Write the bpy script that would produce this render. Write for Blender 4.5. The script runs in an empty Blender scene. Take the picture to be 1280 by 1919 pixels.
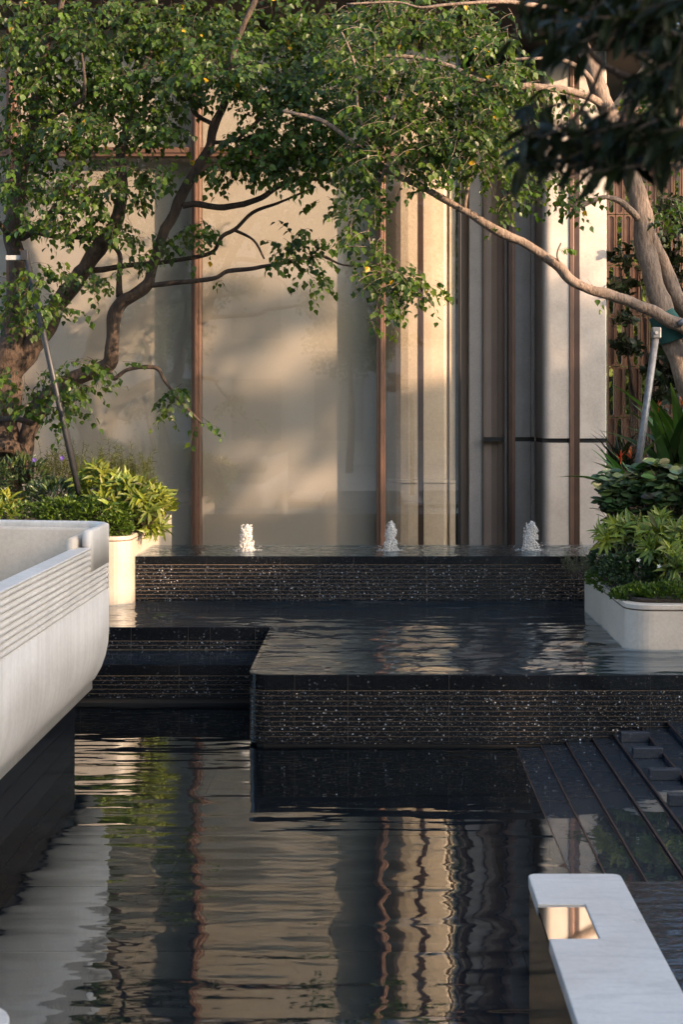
import bpy, bmesh, math, random
from mathutils import Vector, Matrix, Quaternion, noise as mnoise
R = math.radians
random.seed(7)
S = bpy.context.scene
COL = S.collection

# ------------------------------------------------------------------ camera
CH = 2.2                 # eye height above the lower pool
FPX = 2665.0             # focal length in photograph pixels (50 mm, portrait 36 mm)
VX, VY = 700.0, 768.0    # principal point in the photograph
cd = bpy.data.cameras.new('camera'); cam = bpy.data.objects.new('camera', cd); COL.objects.link(cam)
cam.location = (0, 0, CH); cam.rotation_euler = (R(90), 0, 0)
cd.sensor_fit = 'VERTICAL'; cd.sensor_height = 36; cd.lens = 50
cd.shift_x = -(VX - 640) / 1919; cd.shift_y = -(959.5 - VY) / 1919
cd.clip_start = .1; cd.clip_end = 2000
cd.dof.use_dof = True; cd.dof.focus_distance = 12.5; cd.dof.aperture_fstop = 5.6
S.camera = cam
# ------------------------------------------------------------------ sky, sun, exposure
SUN_EL, SUN_AZ = 15.0, -60.0       # the low sun stands to the right, a little behind the camera
to_sun = Vector((-math.sin(R(SUN_AZ)) * math.cos(R(SUN_EL)), -math.cos(R(SUN_AZ)) * math.cos(R(SUN_EL)), math.sin(R(SUN_EL))))
W = bpy.data.worlds.new('World'); S.world = W; W.use_nodes = True
wn = W.node_tree.nodes; sky = wn.new('ShaderNodeTexSky'); sky.sky_type = 'NISHITA'; sky.sun_disc = False
sky.sun_elevation = R(SUN_EL); sky.sun_rotation = R(180 + SUN_AZ); sky.air_density = .9; sky.dust_density = 2.6; sky.ozone_density = .9
W.node_tree.links.new(sky.outputs[0], wn['Background'].inputs[0]); wn['Background'].inputs[1].default_value = .15
sd = bpy.data.lights.new('sun', 'SUN'); sd.energy = 2.95; sd.angle = R(.42); sd.color = (1, .69, .46)
sun = bpy.data.objects.new('sun', sd); COL.objects.link(sun); sun.location = to_sun * 60
sun.rotation_euler = (-to_sun).to_track_quat('-Z', 'Y').to_euler()
S.view_settings.view_transform = 'Standard'; S.view_settings.look = 'None'; S.view_settings.gamma = 1
S.view_settings.exposure = 2.05; S.view_settings.use_curve_mapping = False
S.render.engine = 'CYCLES'; S.cycles.use_denoising = True; S.cycles.max_bounces = 8
S.cycles.transparent_max_bounces = 16; S.cycles.sample_clamp_indirect = 6; S.cycles.caustics_reflective = False; S.cycles.caustics_refractive = False

# ------------------------------------------------------------------ helpers
def at(px, py, Y):
    return Vector(((px - VX) * Y / FPX, Y, CH - (py - VY) * Y / FPX))
def fx(px, Y): return (px - VX) * Y / FPX
def fz(py, Y): return CH - (py - VY) * Y / FPX
def me_obj(name, me, mat, parent=None):
    o = bpy.data.objects.new(name, me); COL.objects.link(o)
    if mat and not me.materials: me.materials.append(mat)
    if parent: o.parent = parent
    return o
def obj(name, bm, mat, parent=None, smooth=False):
    me = bpy.data.meshes.new(name)
    if smooth:
        for f in bm.faces: f.smooth = True
    bm.to_mesh(me); bm.free()
    return me_obj(name, me, mat, parent)
def pyobj(name, v, f, mat, parent=None, smooth=False):
    me = bpy.data.meshes.new(name); me.from_pydata(v, [], f); me.update()
    if smooth: me.polygons.foreach_set('use_smooth', [True] * len(me.polygons))
    return me_obj(name, me, mat, parent)
def tag(o, label=None, cat=None, group=None, kind=None):
    if label: o['label'] = label
    if cat: o['category'] = cat
    if group: o['group'] = group
    if kind: o['kind'] = kind
    return o
def thing(name, label, cat, loc=(0, 0, 0), group=None):
    o = bpy.data.objects.new(name, None); COL.objects.link(o); o.empty_display_size = .2
    o.location = (0, 0, 0)
    return tag(o, label, cat, group)
def box(bm, x0, x1, y0, y1, z0, z1, bev=0):
    r = bmesh.ops.create_cube(bm, size=1)
    vs = r['verts']
    for v in vs:
        v.co = Vector((x0 + (v.co.x + .5) * (x1 - x0), y0 + (v.co.y + .5) * (y1 - y0), z0 + (v.co.z + .5) * (z1 - z0)))
    if bev:
        es = list({e for v in vs for e in v.link_edges})
        bmesh.ops.bevel(bm, geom=es, offset=bev, segments=2, affect='EDGES', profile=.5)
    return bm
def boxo(name, mat, parent, x0, x1, y0, y1, z0, z1, bev=0):
    return obj(name, box(bmesh.new(), x0, x1, y0, y1, z0, z1, bev), mat, parent)
def prism(bm, pts, z0, z1):
    """plan polygon (counter-clockwise) pulled up from z0 to z1"""
    a = [bm.verts.new((x, y, z0)) for x, y in pts]; b = [bm.verts.new((x, y, z1)) for x, y in pts]
    n = len(pts)
    for i in range(n):
        bm.faces.new((a[i], a[(i + 1) % n], b[(i + 1) % n], b[i]))
    bm.faces.new(b); bm.faces.new(a[::-1])
    bmesh.ops.recalc_face_normals(bm, faces=bm.faces[:])
    return bm
def prismo(name, mat, parent, pts, z0, z1, bev=0):
    bm = prism(bmesh.new(), pts, z0, z1)
    if bev:
        es = [e for e in bm.edges if abs(e.verts[0].co.z - e.verts[1].co.z) < 1e-6]
        bmesh.ops.bevel(bm, geom=es, offset=bev, segments=2, affect='EDGES', profile=.5)
    return obj(name, bm, mat, parent)
def rrect(x0, x1, y0, y1, r, corners='1111', n=8):
    """rounded rectangle, corners: front-left, front-right, back-right, back-left"""
    P = []
    for k, (cx, cy, a) in enumerate(((x0, y0, 180), (x1, y0, 270), (x1, y1, 0), (x0, y1, 90))):
        if corners[k] == '1':
            ox = cx + r if cx == x0 else cx - r; oy = cy + r if cy == y0 else cy - r
            for i in range(n + 1):
                t = R(a + 90 * i / n); P.append((ox + r * math.cos(t), oy + r * math.sin(t)))
        else: P.append((cx, cy))
    return P
def sweep(prof, path, closed_prof=True):
    """prof: (offset outward, z); path: list of (x, y, nx, ny) with outward normals"""
    V, F = [], []
    n = len(prof)
    for (x, y, nx, ny) in path:
        for (d, z) in prof: V.append((x + nx * d, y + ny * d, z))
    for i in range(len(path) - 1):
        for j in range(n if closed_prof else n - 1):
            k = (j + 1) % n
            F.append((i * n + j, (i + 1) * n + j, (i + 1) * n + k, i * n + k))
    if closed_prof:
        F.append(tuple(range(n))); F.append(tuple((len(path) - 1) * n + j for j in range(n))[::-1])
    return V, F
def catmull(P, sub):
    out = []
    n = len(P)
    for i in range(n - 1):
        p0, p1, p2, p3 = P[max(i - 1, 0)], P[i], P[i + 1], P[min(i + 2, n - 1)]
        for s in range(sub):
            t = s / sub
            out.append(tuple(.5 * (2 * b + (c - a) * t + (2 * a - 5 * b + 4 * c - d) * t * t + (3 * b - a - 3 * c + d) * t ** 3)
                             for a, b, c, d in zip(p0, p1, p2, p3)))
    out.append(tuple(P[-1])); return out
def tube(P, seg=8, knob=0.0, seed=0):
    """P: list of (x, y, z, radius) -> verts, faces"""
    V, F = [], []
    prev = None
    for i, p in enumerate(P):
        a = Vector(P[max(i - 1, 0)][:3]); b = Vector(P[min(i + 1, len(P) - 1)][:3])
        t = (b - a).normalized() if (b - a).length > 1e-9 else Vector((0, 0, 1))
        if prev is None:
            u = t.orthogonal().normalized()
        else:
            u = (prev - t * prev.dot(t)).normalized()
        prev = u; w = t.cross(u)
        for k in range(seg):
            an = 2 * math.pi * k / seg
            r = p[3]
            if knob: r *= 1 + knob * mnoise.noise(Vector((p[0] * 6 + math.cos(an) * .8 + seed, p[1] * 6 + math.sin(an) * .8, p[2] * 6)))
            c = Vector(p[:3]) + (u * math.cos(an) + w * math.sin(an)) * r
            V.append(tuple(c))
    n = len(P)
    for i in range(n - 1):
        for k in range(seg):
            k2 = (k + 1) % seg
            F.append((i * seg + k, i * seg + k2, (i + 1) * seg + k2, (i + 1) * seg + k))
    F.append(tuple(range(seg))[::-1]); F.append(tuple((n - 1) * seg + k for k in range(seg)))
    return V, F
def join(parts):
    V, F = [], []
    for v, f in parts:
        o = len(V); V += v; F += [tuple(i + o for i in q) for q in f]
    return V, F

# ------------------------------------------------------------------ materials
def mat(name):
    m = bpy.data.materials.new(name); m.use_nodes = True
    nt = m.node_tree; b = nt.nodes['Principled BSDF']
    return m, nt, b
def N(nt, t, **kw):
    n = nt.nodes.new('ShaderNode' + t)
    for k, v in kw.items():
        if k in n.inputs: n.inputs[k].default_value = v
        else: setattr(n, k, v)
    return n
def ramp(nt, src, stops):
    r = nt.nodes.new('ShaderNodeValToRGB'); e = r.color_ramp.elements
    while len(e) < len(stops): e.new(.5)
    for i, (p, c) in enumerate(stops):
        e[i].position = p; e[i].color = (*c, 1) if len(c) == 3 else c
    nt.links.new(src, r.inputs[0]); return r
def coords(nt, scale=(1, 1, 1)):
    g = N(nt, 'NewGeometry'); m = N(nt, 'Mapping'); m.inputs['Scale'].default_value = scale
    nt.links.new(g.outputs['Position'], m.inputs[0]); return m.outputs[0]
def mathn(nt, op, a, b=None):
    n = N(nt, 'Math', operation=op)
    for i, x in enumerate((a, b)):
        if x is None: continue
        if isinstance(x, (int, float)): n.inputs[i].default_value = x
        else: nt.links.new(x, n.inputs[i])
    return n.outputs[0]
def bump(nt, h, dist=1.0, strength=1.0):
    b = N(nt, 'Bump'); b.inputs['Distance'].default_value = dist; b.inputs['Strength'].default_value = strength
    nt.links.new(h, b.inputs['Height']); return b.outputs[0]
def noise(nt, vec, scale, detail=3, rough=.55):
    n = N(nt, 'TexNoise'); n.inputs['Scale'].default_value = scale; n.inputs['Detail'].default_value = detail; n.inputs['Roughness'].default_value = rough
    nt.links.new(vec, n.inputs['Vector']); return n

def stone(name, c0, c1, rough=.5, streak=0.0, marble=False, vein=0.0):
    m, nt, b = mat(name); L = nt.links
    v = coords(nt)
    n1 = noise(nt, v, 3.0, 5); n2 = noise(nt, v, 38, 3, .6)
    mix = mathn(nt, 'ADD', mathn(nt, 'MULTIPLY', n1.outputs[0], .6), mathn(nt, 'MULTIPLY', n2.outputs[0], .4))
    r = ramp(nt, mix, [(.33, c0), (.62, c1)])
    col = r.outputs[0]
    # little worm-like fossils of the limestone
    w = N(nt, 'TexVoronoi', feature='DISTANCE_TO_EDGE'); w.inputs['Scale'].default_value = 14
    dv = noise(nt, v, 9, 2); va = N(nt, 'VectorMath', operation='ADD'); L.new(v, va.inputs[0]); L.new(dv.outputs['Color'], va.inputs[1]); L.new(va.outputs[0], w.inputs['Vector'])
    gate = ramp(nt, noise(nt, v, 7, 2).outputs[0], [(.56, (0, 0, 0)), (.62, (1, 1, 1))])
    ln = ramp(nt, w.outputs['Distance'], [(.0, (1, 1, 1)), (.045, (0, 0, 0))])
    fac = mathn(nt, 'MULTIPLY', mathn(nt, 'MULTIPLY', ln.outputs[0], gate.outputs[0]), 0.0 if marble else .35)
    mx = N(nt, 'MixRGB'); mx.inputs[2].default_value = (c0[0] * .62, c0[1] * .55, c0[2] * .48, 1); L.new(fac, mx.inputs[0]); L.new(col, mx.inputs[1]); col = mx.outputs[0]
    if streak:
        sv = coords(nt, (9, 9, .5)); s = noise(nt, sv, 2.2, 5, .6)
        sr = ramp(nt, s.outputs[0], [(.38, (.72, .71, .70)), (.6, (1, 1, 1))])
        m2 = N(nt, 'MixRGB', blend_type='MULTIPLY'); m2.inputs[0].default_value = streak
        L.new(col, m2.inputs[1]); L.new(sr.outputs[0], m2.inputs[2]); col = m2.outputs[0]
    if vein:
        sv = coords(nt, (2.5, 14, 14)); s = noise(nt, sv, 1.6, 6, .62)
        sr = ramp(nt, s.outputs[0], [(.5, (1, 1, 1)), (.62, (.72, .73, .75)), (.7, (1, 1, 1))])
        m4 = N(nt, 'MixRGB', blend_type='MULTIPLY'); m4.inputs[0].default_value = vein
        L.new(col, m4.inputs[1]); L.new(sr.outputs[0], m4.inputs[2]); col = m4.outputs[0]
    L.new(col, b.inputs['Base Color'])
    rr = ramp(nt, n1.outputs[0], [(.3, (rough - .08,) * 3), (.7, (rough + .1,) * 3)]); L.new(rr.outputs[0], b.inputs['Roughness'])
    L.new(bump(nt, mathn(nt, 'MULTIPLY', n2.outputs[0], .0012)), b.inputs['Normal'])
    return m
def granite(name, fleck=.62, wet=.22, rough_bump=.004, flecksize=46, cscale=1.0, tilt=.0):
    m, nt, b = mat(name); L = nt.links
    v = coords(nt, (1, 1, 1.2))
    vo = N(nt, 'TexVoronoi'); vo.inputs['Scale'].default_value = flecksize; L.new(v, vo.inputs['Vector'])
    vo2 = N(nt, 'TexVoronoi'); vo2.inputs['Scale'].default_value = flecksize * 1.9; L.new(v, vo2.inputs['Vector'])
    sep = N(nt, 'SeparateColor'); L.new(vo.outputs['Color'], sep.inputs[0])
    sep2 = N(nt, 'SeparateColor'); L.new(vo2.outputs['Color'], sep2.inputs[0])
    big = noise(nt, v, 2.2, 3)
    f1 = ramp(nt, sep.outputs[0], [(.915, (0, 0, 0)), (.985, (1, 1, 1))])
    d1 = ramp(nt, vo.outputs['Distance'], [(.24, (1, 1, 1)), (.52, (0, 0, 0))])
    f2 = ramp(nt, sep2.outputs[1], [(.84, (0, 0, 0)), (.99, (1, 1, 1))])
    d2 = ramp(nt, vo2.outputs['Distance'], [(.3, (1, 1, 1)), (.55, (0, 0, 0))])
    a = mathn(nt, 'MULTIPLY', mathn(nt, 'MULTIPLY', f1.outputs[0], d1.outputs[0]), fleck)
    c = mathn(nt, 'MULTIPLY', mathn(nt, 'MULTIPLY', f2.outputs[0], d2.outputs[0]), fleck * .40)
    br = mathn(nt, 'ADD', a, c)
    g = ramp(nt, big.outputs[0], [(.35, (.25, .25, .25)), (.65, (1, 1, 1))])
    br = mathn(nt, 'MULTIPLY', br, g.outputs[0])
    tint = ramp(nt, sep.outputs[2], [(.2, (.65, .8, 1.0)), (.6, (.85, .9, .95)), (.9, (1, .88, .74))])
    mx = N(nt, 'MixRGB'); L.new(br, mx.inputs[0]); mx.inputs[1].default_value = (.007 * cscale, .008 * cscale, .010 * cscale, 1); L.new(tint.outputs[0], mx.inputs[2])
    L.new(mx.outputs[0], b.inputs['Base Color'])
    nr = noise(nt, v, 60, 3, .6)
    b.inputs['Roughness'].default_value = wet
    b.inputs['Specular IOR Level'].default_value = .2
    hh = mathn(nt, 'ADD', mathn(nt, 'MULTIPLY', nr.outputs[0], rough_bump), mathn(nt, 'MULTIPLY', sep.outputs[1], rough_bump * .6))
    bn = bump(nt, hh)
    # every crystal lies at its own tilt, so some catch the sky
    cv = N(nt, 'VectorMath', operation='SUBTRACT'); L.new(vo2.outputs['Color'], cv.inputs[0]); cv.inputs[1].default_value = (.5, .5, .5)
    sc_ = N(nt, 'VectorMath', operation='SCALE'); L.new(cv.outputs[0], sc_.inputs[0]); L.new(mathn(nt, 'MULTIPLY', mathn(nt, 'GREATER_THAN', sep2.outputs[2], .86), tilt), sc_.inputs['Scale'])
    ad = N(nt, 'VectorMath', operation='ADD'); L.new(bn, ad.inputs[0]); L.new(sc_.outputs[0], ad.inputs[1])
    nz = N(nt, 'VectorMath', operation='NORMALIZE'); L.new(ad.outputs[0], nz.inputs[0])
    L.new(nz.outputs[0], b.inputs['Normal'])
    return m
def plain(name, c, rough=.5, metal=0.0, var=.15, nscale=12, bumpa=.0):
    m, nt, b = mat(name); L = nt.links
    v = coords(nt); n = noise(nt, v, nscale, 4)
    r = ramp(nt, n.outputs[0], [(.3, tuple(x * (1 - var) for x in c)), (.7, tuple(min(1, x * (1 + var)) for x in c))])
    L.new(r.outputs[0], b.inputs['Base Color'])
    b.inputs['Roughness'].default_value = rough; b.inputs['Metallic'].default_value = metal
    if bumpa: L.new(bump(nt, mathn(nt, 'MULTIPLY', n.outputs[0], bumpa)), b.inputs['Normal'])
    return m
def schlick(nt, ior, nm=None):
    """mirror share of a thin sheet, the same from both sides"""
    g = N(nt, 'NewGeometry'); d = N(nt, 'VectorMath', operation='DOT_PRODUCT')
    nt.links.new(nm if nm else g.outputs['Normal'], d.inputs[0]); nt.links.new(g.outputs['Incoming'], d.inputs[1])
    c = mathn(nt, 'ABSOLUTE', d.outputs['Value']); r0 = ((ior - 1) / (ior + 1)) ** 2
    p = mathn(nt, 'POWER', mathn(nt, 'SUBTRACT', 1.0, c), 5.0)
    return mathn(nt, 'ADD', mathn(nt, 'MULTIPLY', p, 1 - r0), r0)
def water(name, amps, ior=1.75, tint=(.55, .66, .74), rough=.012):
    """thin water: mirror by Fresnel over what lies beneath; amps: (scale x, scale y, height in metres, detail)"""
    m, nt, b = mat(name); L = nt.links; nt.nodes.remove(b)
    h = None
    for k, (sx, sy, am, det) in enumerate(amps):
        v = coords(nt, (sx, sy, 1))
        mp = v.node; mp.inputs['Location'].default_value = (k * 3.7, k * 1.9, k * 2.3); mp.inputs['Rotation'].default_value = (0, 0, R((-4, 5, 12, -20)[k % 4]))
        n = noise(nt, v, 1.0, det, .45)
        hh = mathn(nt, 'MULTIPLY', n.outputs[0], am)
        h = hh if h is None else mathn(nt, 'ADD', h, hh)
    nm = bump(nt, h)
    fr = schlick(nt, ior, nm)
    gl = N(nt, 'BsdfGlossy'); gl.inputs['Roughness'].default_value = rough; L.new(nm, gl.inputs['Normal'])
    gl.inputs['Color'].default_value = (.86, .94, 1, 1)
    tr = N(nt, 'BsdfTransparent'); tr.inputs['Color'].default_value = (*tint, 1)
    ms = N(nt, 'MixShader'); L.new(fr, ms.inputs[0]); L.new(tr.outputs[0], ms.inputs[1]); L.new(gl.outputs[0], ms.inputs[2])
    L.new(ms.outputs[0], nt.nodes['Material Output'].inputs[0])
    return m
def glass(name, ior=1.5, tint=(.9, .9, .88), smear=0.0):
    m, nt, b = mat(name); L = nt.links; nt.nodes.remove(b)
    fr = schlick(nt, ior)
    gl = N(nt, 'BsdfGlossy'); gl.inputs['Roughness'].default_value = .004
    tr = N(nt, 'BsdfTransparent'); tr.inputs['Color'].default_value = (*tint, 1)
    ms = N(nt, 'MixShader'); L.new(fr, ms.inputs[0]); L.new(tr.outputs[0], ms.inputs[1]); L.new(gl.outputs[0], ms.inputs[2])
    L.new(ms.outputs[0], nt.nodes['Material Output'].inputs[0])
    return m
def fabric(name, c):
    m, nt, b = mat(name); L = nt.links
    v1 = coords(nt, (40, 40, 600)); v2 = coords(nt, (600, 40, 30))
    a = noise(nt, v1, 1, 2); c2 = noise(nt, v2, 1, 2)
    s = mathn(nt, 'ADD', mathn(nt, 'MULTIPLY', a.outputs[0], .5), mathn(nt, 'MULTIPLY', c2.outputs[0], .5))
    r = ramp(nt, s, [(.3, tuple(x * .84 for x in c)), (.7, tuple(min(1, x * 1.14) for x in c))])
    L.new(r.outputs[0], b.inputs['Base Color']); b.inputs['Roughness'].default_value = .9
    b.inputs['Specular IOR Level'].default_value = .1
    tl = N(nt, 'BsdfTranslucent'); L.new(r.outputs[0], tl.inputs[0]); ms = N(nt, 'MixShader'); ms.inputs[0].default_value = .42
    L.new(b.outputs[0], ms.inputs[1]); L.new(tl.outputs[0], ms.inputs[2]); L.new(ms.outputs[0], nt.nodes['Material Output'].inputs[0])
    return m
def leafmat(name, c, trans=.35, rough=.42, spec=.4):
    """leaf colour comes from each leaf's own tint (attribute)"""
    m, nt, b = mat(name); L = nt.links
    at_ = N(nt, 'Attribute'); at_.attribute_name = 'tint'
    mx = N(nt, 'MixRGB', blend_type='MULTIPLY'); mx.inputs[0].default_value = 1; mx.inputs[1].default_value = (*c, 1)
    L.new(at_.outputs['Color'], mx.inputs[2])
    L.new(mx.outputs[0], b.inputs['Base Color']); b.inputs['Roughness'].default_value = rough
    b.inputs['Specular IOR Level'].default_value = spec
    tl = N(nt, 'BsdfTranslucent'); m3 = N(nt, 'MixRGB', blend_type='MULTIPLY'); m3.inputs[0].default_value = 1; m3.inputs[2].default_value = (1.25, 1.35, .55, 1)
    L.new(mx.outputs[0], m3.inputs[1]); L.new(m3.outputs[0], tl.inputs[0])
    ms = N(nt, 'MixShader'); ms.inputs[0].default_value = trans
    L.new(b.outputs[0], ms.inputs[1]); L.new(tl.outputs[0], ms.inputs[2]); L.new(ms.outputs[0], nt.nodes['Material Output'].inputs[0])
    return m
def barkmat(name, c0, c1):
    m, nt, b = mat(name); L = nt.links
    v = coords(nt, (1, 1, .28)); n = noise(nt, v, 46, 5, .65); n2 = noise(nt, coords(nt), 6, 3)
    s = mathn(nt, 'ADD', mathn(nt, 'MULTIPLY', n.outputs[0], .6), mathn(nt, 'MULTIPLY', n2.outputs[0], .4))
    r = ramp(nt, s, [(.35, c0), (.62, c1)]); L.new(r.outputs[0], b.inputs['Base Color'])
    b.inputs['Roughness'].default_value = .85
    L.new(bump(nt, mathn(nt, 'MULTIPLY', n.outputs[0], .022)), b.inputs['Normal'])
    return m

M = {}
M['cream'] = stone('cream_limestone', (.46, .39, .315), (.58, .505, .42), .42)
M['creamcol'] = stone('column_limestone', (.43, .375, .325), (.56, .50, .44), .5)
M['cream2'] = stone('dimmed_cream_limestone', (.355, .295, .23), (.45, .385, .31), .45)  # the cream limestone darkened to offset strong sun on the left planter
M['tan'] = stone('tan_limestone', (.50, .39, .265), (.64, .52, .375), .5)
M['marble'] = stone('white_marble', (.50, .47, .43), (.62, .59, .55), .45, streak=.4, marble=True)
M['slab'] = stone('pale_slab_marble', (.44, .42, .385), (.53, .51, .475), .34, streak=0, marble=True, vein=.5)
M['granite'] = granite('split_granite', .8, .24, .0012, 74, .8, .9)
M['polish'] = granite('polished_granite', .16, .14, .0006, 60, .8, .12)
M['pedestal'] = granite('pedestal_granite', .06, .22, .0004, 60, .9, .0); M['pedestal'].node_tree.nodes['Principled BSDF'].inputs['IOR'].default_value = 1.18
M['wet'] = granite('wet_granite', .12, .24, .0016, 55, 4.5)
M['floor'] = plain('pool_floor_slate', (.017, .022, .027), .5, 0, .3, 6)
M['grout'] = plain('tan_grout', (.115, .085, .06), .8, 0, .3, 30)
M['bronze'] = plain('bronze', (.185, .108, .076), .36, .5, .12, 5)
M['brown'] = plain('brown_lacquer_panel', (.40, .30, .235), .45, 0, .06, 3)
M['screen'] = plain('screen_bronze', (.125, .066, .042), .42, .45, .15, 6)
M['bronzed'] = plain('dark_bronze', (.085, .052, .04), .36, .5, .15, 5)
M['black'] = plain('black_metal', (.012, .011, .011), .4, .2)
M['glass'] = glass('window_glass', 1.8, (.98, .98, .975))
M['blind'] = fabric('beige_blind', (.64, .585, .495))
M['blind2'] = fabric('grey_blind', (.80, .75, .68))
M['interior'] = plain('interior_wall', (.6, .57, .52), .8)
M['shade'] = plain('window_shade', (.30, .28, .25), .6)
M['mirror'] = plain('polished_steel', (.82, .80, .77), .035, 1.0, .02, 8)
M['dark'] = plain('dark_soffit', (.018, .015, .013), .7)
M['bark'] = barkmat('brown_bark', (.016, .010, .007), (.078, .05, .032))
M['barkr'] = barkmat('grey_brown_bark', (.09, .062, .045), (.27, .20, .15))
M['pole_d'] = plain('grey_painted_pole', (.018, .019, .022), .5, 0, .3, 25)
M['pole_l'] = plain('galvanised_pole', (.13, .135, .14), .42, .35, .25, 30)
M['wrap'] = plain('green_trunk_wrap', (.012, .065, .055), .85, 0, .3, 60, .004)
M['strap'] = plain('white_strap', (.3, .3, .29), .8)
M['soil'] = plain('soil', (.03, .02, .013), .95, 0, .4, 30, .02)
M['ground'] = plain('pale_paving', (.40, .37, .33), .7, 0, .2, 1)
M['backstone'] = stone('pale_bounce_stone', (.54, .47, .39), (.66, .59, .50), .7)  # pale so the added blocks bounce fill light; the roof shares it
M['leaf'] = leafmat('tallow_leaf', (.039, .077, .010), .42, .4, .35)
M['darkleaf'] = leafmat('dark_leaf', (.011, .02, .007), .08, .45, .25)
M['nearleaf'] = leafmat('near_shaded_leaf', (.009, .015, .005), .15, .5, .15)  # shade on the near foliage is put into this very dark colour
M['lance'] = leafmat('variegated_leaf', (.105, .15, .028), .28, .4, .35)
M['broad'] = leafmat('broad_leaf', (.036, .066, .026), .2, .3, .5)
M['round'] = leafmat('round_leaf', (.044, .080, .034), .22, .34, .4)
M['hedge'] = leafmat('hedge_leaf', (.046, .09, .012), .25, .4, .4)
M['feather'] = leafmat('feathery_leaf', (.062, .085, .022), .3, .6, .2)
M['greyfeather'] = leafmat('grey_leaf', (.095, .115, .085), .2, .6, .2)
M['strapleaf'] = leafmat('strap_leaf', (.045, .105, .022), .25, .3, .5)
M['backleaf'] = leafmat('far_leaf', (.055, .09, .018), .3, .5, .3)
M['red'] = leafmat('red_bract', (.62, .06, .025), .3, .4, .4)
M['violet'] = leafmat('violet_petal', (.16, .10, .45), .3, .5, .2)
M['whitep'] = leafmat('white_petal', (.75, .75, .72), .3, .5, .2)
M['yellow'] = leafmat('yellow_leaf', (.75, .42, .03), .35, .5, .3)
M['w_low'] = water('lower_pool_ripples', [(.9, 5.5, .0080, 1.5), (2.4, 4.2, .0050, 1), (1.5, 2.4, .0040, 1), (5, 17, .0012, 1)], 2.3, (.40, .48, .55))
M['w_mid'] = water('middle_pool_ripples', [(6, 15, .003, 2)], 2.1)
M['w_up'] = water('basin_ripples', [(5, 9, .03, 3), (16, 22, .011, 2)], 1.8)
M['w_film'] = water('step_film', [(2.5, 3.5, .0012, 2), (9, 9, .0004, 2)], 1.75, (.75, .78, .8))
M['w_ledge'] = water('ledge_film', [(9, 26, .006, 3)], 1.3, (.7, .7, .7))
def foam():
    m, nt, b = mat('foam')
    b.inputs['Base Color'].default_value = (.90, .88, .85, 1); b.inputs['Roughness'].default_value = .15
    nt.links.new(b.outputs[0], nt.nodes['Material Output'].inputs[0])
    tl = N(nt, 'BsdfTranslucent'); tl.inputs[0].default_value = (.97, .97, .96, 1); ms = N(nt, 'MixShader'); ms.inputs[0].default_value = .45
    tp = N(nt, 'BsdfTransparent'); m5 = N(nt, 'MixShader'); m5.inputs[0].default_value = .35; nt.links.new(ms.outputs[0], m5.inputs[1]); nt.links.new(tp.outputs[0], m5.inputs[2])
    nt.links.new(b.outputs[0], ms.inputs[1]); nt.links.new(tl.outputs[0], ms.inputs[2]); nt.links.new(m5.outputs[0], nt.nodes['Material Output'].inputs[0])
    b.inputs['IOR'].default_value = 1.33; b.inputs['Transmission Weight'].default_value = .12
    return m
M['foam'] = foam()

# ================================================================== SETTING
def struct(o): o['kind'] = 'structure'; return o
def sheet(name, m, x0, x1, y0, y1, z):
    return struct(pyobj(name, [(x0, y0, z), (x1, y0, z), (x1, y1, z), (x0, y1, z)], [(0, 1, 2, 3)], m))
Z1, Z2, ZS = .470, .868, .290
YT, YB, YBB, YR1, YR2 = 9.277, 12.91, 13.99, 11.30, 10.65     # terrace face, basin face and back, two step faces on the left
XT, RT = -.82, .13                                              # terrace side and corner radius
sheet('ground', M['ground'], -300, 300, -300, 400, -.60)
struct(boxo('viewing_deck', M['ground'], None, -9, 9, -16, 1.2, -.59, .44))
# pool floor laid in large dark slabs
fl = struct(boxo('pool_floor', M['grout'], None, -7.5, 4.2, 1.2, 11.2, -.58, -.345))
fm = None
for i in range(13):
    for j in range(11):
        x = -7.4 + i * .9; y = 1.25 + j * .9
        if fm is None:
            o = boxo('floor_slab', M['floor'], fl, 0, .893, 0, .893, -.345, -.33); fm = o.data
        else: o = me_obj('floor_slab', fm, None, fl)
        o.location = (x, y, 0)
pw = 'lower_pool_water'
struct(pyobj(pw, [(-7.5, 1.2, 0), (4.2, 1.2, 0), (4.2, YT + .02, 0), (XT + .02, YT + .02, 0), (XT + .02, YR2 + .03, 0), (-7.5, YR2 + .03, 0)], [(0, 1, 2, 3, 4, 5)], M['w_low']))

# ---- granite walls in capped courses of narrow strips
def course_pieces(parent, segs, zt, cap, pitch, zb, mc, ms, depth=.03, gap=.0055, shift=0):
    """segs: list of plan polylines (outer face, left to right) – one panel each; pieces stand 'depth' thick behind the face"""
    for si, pl in enumerate(segs):
        # inner line, offset to the right-hand side away from the viewer
        n = len(pl); inn = []
        for i in range(n):
            a = Vector(pl[max(i - 1, 0)]); b = Vector(pl[min(i + 1, n - 1)]); t = (b - a).normalized(); inn.append((pl[i][0] - t.y * depth, pl[i][1] + t.x * depth))
        poly = list(pl) + inn[::-1]
        # each panel: cap then strips downwards
        prismo('granite_cap', mc, parent, poly, zt - cap + gap, zt, .0035)
        z = zt - cap; first = None
        while z - pitch >= zb - .004:
            if first is None:
                o = prismo('granite_strip', ms, parent, poly, -pitch + gap, 0); first = o.data
            else: o = me_obj('granite_strip', first, None, parent)
            o.location = (0, 0, z); z -= pitch
        if z - zb > .008: prismo('granite_strip', ms, parent, poly, zb, z)
def straight(x0, x1, y, joints, g=.002):
    xs = [x0] + [j for j in joints if x0 + .02 < j < x1 - .02] + [x1]
    return [[(a + g, y), (b - g, y)] for a, b in zip(xs[:-1], xs[1:])]

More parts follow.
